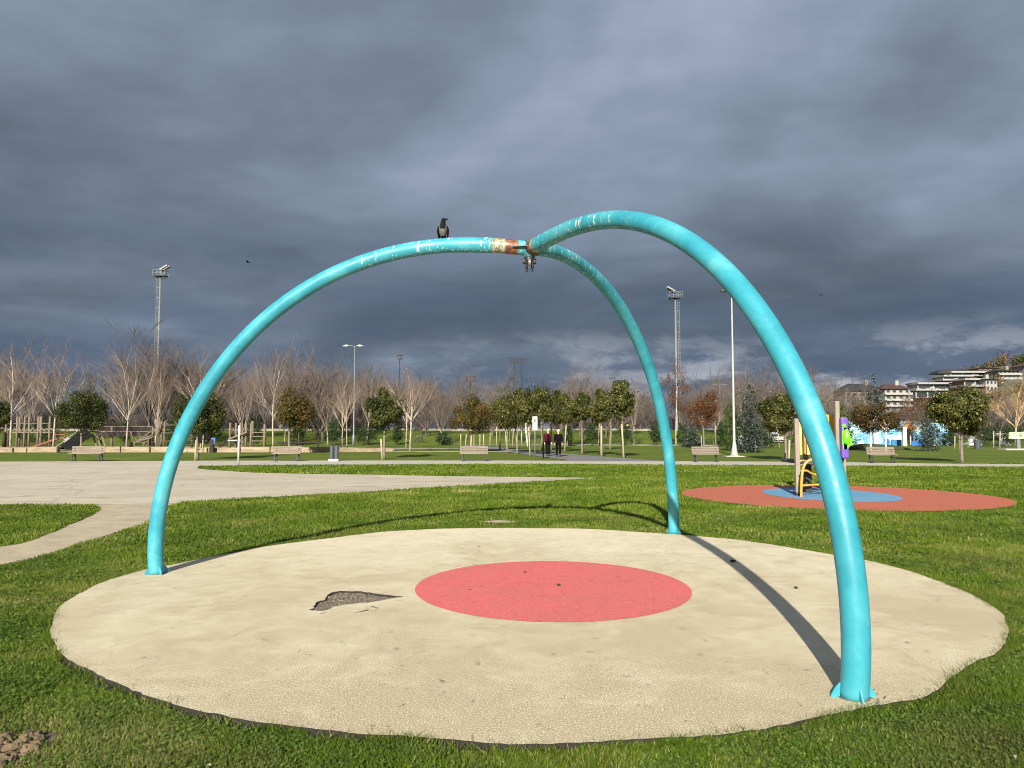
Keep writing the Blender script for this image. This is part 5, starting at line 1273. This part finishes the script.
# statues
def figure(px, pyb, top, label, kind):
    loc = G(px, pyb); h = ZT(loc[1], top); root = empty('white_statue', loc, label, 'statue')
    MB().box((0, 0, .10), (1.5, 1.2, .20)).box((0, 0, .28), (1.1, .9, .18)).build('plinth', M_white_metal, root, bevel=.03)
    if kind == 0:
        MB().tube([(0, 0, .35), (0, 0, .6), (.05, 0, 1.0), (.1, 0, h * .72), (.12, 0, h * .82)], [.55, .5, .32, .22, .12], 12).ball((.12, 0, h * .92), (.17, .18, .2), 12, 8).tube([(.2, 0, h * .7), (.5, -.1, h * .55), (.35, -.3, h * .5)], [.1, .08, .06], 8).build('figure', M_white_metal, root, smooth=True)
    else:
        MB().tube([(0, 0, .35), (-.1, 0, .7), (.2, 0, 1.0)], [.5, .42, .15], 12).tube([(.35, 0, .3), (.45, 0, 1.2), (.1, 0, h * .8)], [.10, .09, .08], 8).box((-.15, 0, h * .84), (1.25, .6, h * .22)).build('figure', M_white_metal, root, smooth=False)
figure(972.5, 445.4, 434.5, 'small white seated statue on a plinth behind the big magnolia', 0)
figure(1002, 445.5, 432.5, 'white sculpture with a broad top on a plinth left of the notice stand', 1)
loc = G(977.5, 448.8); o = MB().tube([(0, 0, 0), (0, 0, .8), (0, 0, .84)], [.26, .32, .30], 16).build('litter_bin', M_bin, None); o.location = loc; tag(o, 'round dark litter bin near the small white statue', 'litter bin')
loc = G(1018, 450); root = empty('notice_stand', loc, 'pale green patterned board on a pillar at the right edge', 'notice board')
t = NT('pattern'); n1 = t.noise(t.coord(), 3.5, 2, .5, .5); c = t.ramp(n1, [(.0, (.10, .22, .10)), (.44, (.55, .60, .28)), (.58, (.75, .76, .55))], 'CONSTANT'); M_pat = t.out(c, .6)
MB().box((0, 0, (ZT(loc[1], 432) + ZT(loc[1], 439)) / 2), (1.5, .15, ZT(loc[1], 432) - ZT(loc[1], 439))).build('board', M_pat, root, bevel=.02)
MB().box((.1, .1, ZT(loc[1], 437) / 2), (.28, .2, ZT(loc[1], 437))).build('pillar', M_galv, root)
MB().box((0, .05, .06), (2.8, 1.2, .12)).build('slab', M_path, root)
loc = G(740.5, 446.5); o = MB().box((0, 0, .9), (.55, .4, .5)).box((0, 0, .35), (.5, .35, .55)).build('white_cabinet', M_white_metal, None, bevel=.04); o.location = loc; tag(o, 'white cabinet seen behind the blue spruce', 'cabinet')
# parked van behind the trees
loc = G(773, 443.8); root = empty('parked_car', loc, 'white parked car seen between stakes left of the yellowish magnolia', 'car')
s0 = [(-.85, .25), (-.85, .80), (-.70, .95), (-.62, 1.42), (-.5, 1.52), (.5, 1.52), (.62, 1.42), (.70, .95), (.85, .80), (.85, .25)]
def loft(mb, secs):
    b = len(mb.v); n = len(secs[0][1])
    for y, s in secs:
        for x, z in s: mb.v.append((x, y, z))
    for i in range(len(secs) - 1):
        for k in range(n):
            mb.f.append((b + i * n + k, b + (i + 1) * n + k, b + (i + 1) * n + (k + 1) % n, b + i * n + (k + 1) % n)); mb.m.append(0)
    mb.f.append(tuple(b + k for k in range(n))); mb.m.append(0); mb.f.append(tuple(b + (len(secs) - 1) * n + k for k in reversed(range(n)))); mb.m.append(0)
flat = lambda k: [(x * .96, min(z, .95) * k if z > .3 else z) for x, z in s0]
mb = MB(); loft(mb, [(-2.0, flat(.85)), (-1.9, flat(.97)), (-1.0, flat(1.05)), (-.35, s0), (1.2, s0), (2.0, flat(1.1))]); mb.build('body', M_white_metal, root, bevel=.04)
MB().add([(-.62, -.98, 1.03), (.62, -.98, 1.03), (.52, -.42, 1.44), (-.52, -.42, 1.44)], [(0, 1, 2, 3)]).build('windscreen', M_black_metal, root)
MB().box((0, -2.0, .45), (1.3, .08, .2)).build('grille', M_black_metal, root)
for s_ in (-1, 1):
    for yy in (-1.3, 1.3): MB().tube([(s_ * .72, yy, .31), (s_ * .88, yy, .31)], .31, 16).build('wheel', M_black_metal, root)
    MB().ball((s_ * .6, -1.98, .68), (.14, .06, .09), 8, 6).build('headlight', M_galv, root)
root.rotation_euler.z = R(3)

# ------------------------------------------------------------------ hillside and buildings at right
mb = MB(); nx, ny = 50, 14
def hillz(px, y):
    tgt = float(np.interp(px, [760, 830, 860, 900, 935, 960, 990, 1010, 1024, 1150, 1400], [431, 424, 408, 402, 395, 384, 371, 366, 364, 352, 352]))
    f = min(1, max(0, (y - 230) / 190)); f = f * f * (3 - 2 * f)
    return max(-.5, ZT(420, tgt) * f)
for i in range(nx + 1):
    px = 740 + 560 * i / nx
    for j in range(ny + 1):
        y = 225 + 330 * j / ny; mb.v.append((XT(y, px), y, hillz(px, y) + 1.2 * math.sin(i * 2.1 + j * 1.3) * min(1, j / 4)))
for i in range(nx):
    for j in range(ny): a = i * (ny + 1) + j; mb.f.append((a, a + ny + 1, a + ny + 2, a + 1)); mb.m.append(0)
M_hill = simple('hill scrub', (.12, .10, .065), .5, .05, .95, bump=.4, c2=(.05, .06, .03))
tag(mb.build('hillside', M_hill, smooth=True), kind='structure')
# scrub and trees on the hill
r = np.random.default_rng(44); Vs = []; rs = []
for k in range(240):
    px = r.uniform(770, 1080); y = r.uniform(240, 430); x = XT(y, px); z = hillz(px, y); rad = r.uniform(2.0, 4.6); n = 260
    d = r.normal(size=(n, 3)); d /= np.linalg.norm(d, axis=1)[:, None]; P_ = d * (rad * r.random(n)[:, None] ** .4) * np.array([1, 1, 1.1]) + np.array([x, y, z + rad * .8])
    nr = d + r.normal(size=(n, 3)) * .5; nr /= np.linalg.norm(nr, axis=1)[:, None]; a = r.normal(size=(n, 3)); a -= nr * (a * nr).sum(1)[:, None]; a /= np.linalg.norm(a, axis=1)[:, None]; b = np.cross(nr, a); L = .38
    Vs.append(np.stack([P_ - a * L, P_ - b * L * .7, P_ + a * L, P_ + b * L * .7], 1).reshape(-1, 3)); rs.append(np.clip(r.uniform(0, 1) + r.uniform(-.25, .25, n), 0, 1))
M_scrub = leafmat('hill foliage', [(0, (.02, .035, .014)), (.4, (.055, .065, .025)), (.7, (.13, .095, .055)), (1, (.17, .105, .065))], .8, .1, .1)
tag(np_mesh('hillside_trees', np.concatenate(Vs), 4, M_scrub, attrs={'rnd': np.concatenate(rs)}), kind='stuff')
M_wallw = simple('white render', (.30, .295, .28), .2, .15, .8, bump=.1)
M_wallg = simple('grey render', (.33, .31, .28), .25, .15, .8, bump=.1)
M_wallb = simple('brown cladding', (.19, .075, .05), .3, .2, .8, bump=.1)
M_wally = simple('ochre render', (.23, .20, .145), .25, .15, .8, bump=.1)
M_tile = simple('red roof tiles', (.075, .032, .03), .3, .5, .85, bump=.2)
M_roofd = simple('dark roof', (.022, .024, .028), .3, .3, .6, bump=.1)
M_glass = NT('window glass').out((.03, .04, .05), .12, 0, .8)
def building(name, pa, pb, top, bot, y, fl, nw, wall, label, roof=None, roofh=3, depth=12, balcony=True, curved=False, alt=None, strip=False):
    xa, xb = XT(y, pa), XT(y, pb); z1, z0 = ZT(y, top), ZT(y, bot) - 2; Wd = xb - xa
    root = empty(name, ((xa + xb) / 2, y, z0), label, 'building'); Ht = z1 - z0; fh = (z1 - ZT(y, bot)) / fl
    MB().box((0, depth / 2, Ht / 2), (Wd, depth, Ht)).build('wall', wall, root)
    for f in range(fl):
        zc = Ht - fh * (f + .5)
        if balcony:
            bo = MB().box((0, -.7, zc - fh * .5 + .12), (Wd + .6, 1.4, .22)).box((0, -1.35, zc - fh * .5 + .55), (Wd + .6, .1, .65)).build('balcony', alt or M_wallw, root)
        if strip: MB().box((0, -.06, zc + .15), (Wd * .94, .14, fh * .5)).build('window', M_glass, root)
        for k in range(0 if strip else nw):
            x = -Wd / 2 + Wd * (k + .5) / nw
            wd = MB().box((x, -.04, zc + .1), (Wd / nw * .62, .12, fh * .55)).build('window', M_wallw, root)
            MB().box((x, -.12, zc + .1), (Wd / nw * .5, .06, fh * .45)).build('pane', M_glass, wd)
    if roof is not None:
        if curved:
            mbx = MB(); n = 14; top_ = [(-Wd / 2 - .8 + (Wd + 1.6) * s, Ht + .1 + roofh * math.sin(math.pi * (.08 + .84 * s)) ** .8) for s in np.linspace(0, 1, n)]
            prf = top_ + [(Wd / 2 + .8, Ht - .1), (-Wd / 2 - .8, Ht - .1)]; N = len(prf)
            mbx.add([(x, -1.2, z) for x, z in prf] + [(x, depth, z) for x, z in prf], [tuple(range(N)), tuple(reversed(range(N, 2 * N)))] + [(i, N + i, N + (i + 1) % N, (i + 1) % N) for i in range(N)]); ro = mbx.build('roof', roof, root)
        else:
            a, b, c_ = Wd / 2 + .8, -1.2, depth + .8
            ro = MB().add([(-a, b, Ht), (a, b, Ht), (a, c_, Ht), (-a, c_, Ht), (-a * .5, (b + c_) / 2, Ht + roofh), (a * .5, (b + c_) / 2, Ht + roofh)], [(0, 1, 5, 4), (1, 2, 5), (2, 3, 4, 5), (3, 0, 4), (3, 2, 1, 0)]).build('roof', roof, root)
        MB().box((Wd * .2, depth * .4, Ht + roofh + .3), (1.2, 1.2, 2.2)).build('chimney', wall, ro)
    return root
building('apartment_building', 846, 884, 391, 412, 330, 3, 6, M_wally, 'brown ochre house row with dark roofs left of the cedar', M_roofd, 3.5, balcony=False)
building('apartment_building', 886, 911.5, 389, 425, 300, 6, 4, M_wallw, 'white apartment block with red tiled roof behind the autumn trees', M_tile, 2.2)
def terraces(y, tiers, label, wall=None, dep=9, group=None):
    """modern terraced block: each storey a dark glazed band under a white fascia, set back as it climbs"""
    x0 = XT(y, tiers[0][0]); root = empty('terraced_building', (x0, y, 0), label, 'building')
    for k, (pa, pb, top, bot) in enumerate(tiers):
        yy = y + 3.0 * k; xa, xb = XT(yy, pa) - x0, XT(yy, pb) - x0; z1, z0 = ZT(yy, top), ZT(yy, bot); fh = z1 - z0; cx = (xa + xb) / 2; wd = xb - xa
        MB().box((cx, dep / 2 + 3 * k, (z0 + z1) / 2), (wd, dep, fh)).build('storey', wall or M_wallg, root)
        MB().box((cx, 3 * k - .06, z0 + fh * .42), (wd * .96, .14, fh * .55)).build('window', M_glass, root)
        MB().box((cx, dep / 2 + 3 * k - .9, z1 + .05), (wd + 1.4, dep + 1.8, .75)).build('fascia', M_wallwb, root)
        n_ = max(2, int(wd / 5))
        for q in range(n_ + 1): MB().box((xa + wd * q / n_, 3 * k - .12, (z0 + z1) / 2), (.5, .3, fh)).build('pier', M_wallwb, root)
        for q in range(3): MB().box((xa + wd * (q + .5) / 3 + .7 * math.sin(k * 3 + q), 3 * k - .35, z0 + fh * .22), (wd * .16, .12, fh * .30)).build('railing', M_wallg if q % 2 else M_glass, root)
    return root
def arcroof(root, x0, y, pa, pb, zb, zt, dep, mat):
    xa, xb = XT(y, pa) - x0, XT(y, pb) - x0; n = 16
    top_ = [(xa + (xb - xa) * q, ZT(y, zb) + (ZT(y, zt) - ZT(y, zb)) * math.sin(math.pi * q) ** .6) for q in np.linspace(0, 1, n)]
    prf = top_ + [(xb, ZT(y, zb) - .3), (xa, ZT(y, zb) - .3)]; N = len(prf)
    MB().add([(x, 6, z) for x, z in prf] + [(x, 6 + dep, z) for x, z in prf], [tuple(range(N)), tuple(reversed(range(N, 2 * N)))] + [(i, N + i, N + (i + 1) % N, (i + 1) % N) for i in range(N)]).build('roof', mat, root)
M_wallwb = simple('bright render', (.27, .27, .27), .12, .2, .8, bump=0)
b_ = terraces(335, [(917, 952, 390, 398), (919, 950, 383.5, 389)], 'low terraced block with white fascias left of the big magnolia top'); arcroof(b_, XT(335, 917), 335, 921, 947, 382.5, 380.5, 6, M_roofd)
b_ = terraces(350, [(944, 1000, 380, 388), (945, 972, 376, 380), (953, 998, 372.3, 376)], 'broad modern terraced block with white bands stepping up the hill'); arcroof(b_, XT(350, 944), 350, 947, 977, 371.8, 367.5, 8, M_roofd); arcroof(b_, XT(350, 944), 350, 972, 1000, 371.8, 368.8, 8, M_roofd)
b_ = terraces(322, [(966, 987, 386, 394), (966, 987, 379.5, 386)], 'brown clad two storey block with white piers before the modern terraces', M_wallb)
building('apartment_building', 987.5, 999, 379.5, 398, 320, 3, 3, M_wallwb, 'pale grey gable block beside the brown clad one', M_roofd, 1.0, balcony=False)
building('apartment_building', 980, 1000, 368.5, 374, 385, 1, 4, M_wallb, 'dark red pavilion with flat canopy on the skyline', M_tile, .8, balcony=False)
building('apartment_building', 1001, 1022, 371, 384, 345, 3, 5, M_wally, 'ochre building half covered by trees at the right edge', M_roofd, 1.2)
building('apartment_building', 1028, 1060, 366, 396, 350, 4, 6, M_wallw, 'white building beyond the right edge of the photo', M_tile, 2.0)
loc = (XT(230, 910), 230, 0); root = empty('flag_pole', loc, 'thin grey pole before the white apartment block', 'pole'); MB().tube([(0, 0, 0), (0, 0, ZT(230, 390))], [.22, .14], 8).build('pole', M_galv, root); MB().ball((0, 0, ZT(230, 390)), .25, 8, 6).build('finial', M_galv, root)

# small debris on the pad
deb = [(733, 562, .03), (796, 588.5, .018), (525, 573, .016), (559, 586, .022), (470, 590, .012)]
for px, py, s_ in deb:
    q = G(px, py, PADZ); mb = MB(); clod(mb, 0, 0, s_); o = mb.build('dirt_clump', M_dark_soil); o.location = (q[0], q[1], PADZ)
    tag(o, {733: 'dark clump lying in the shadow of the right leg', 796: 'tiny dark clump on the pale surface right of the leg shadow', 525: 'small brown clump in the upper part of the red circle', 559: 'dark flat clump at the middle of the red circle', 470: 'tiny dark speck in the left part of the red circle'}[px], 'dirt clump')
sc.cycles.max_bounces = 6
sc.cycles.filter_width = 1.0
print('done objects', len(bpy.data.objects))
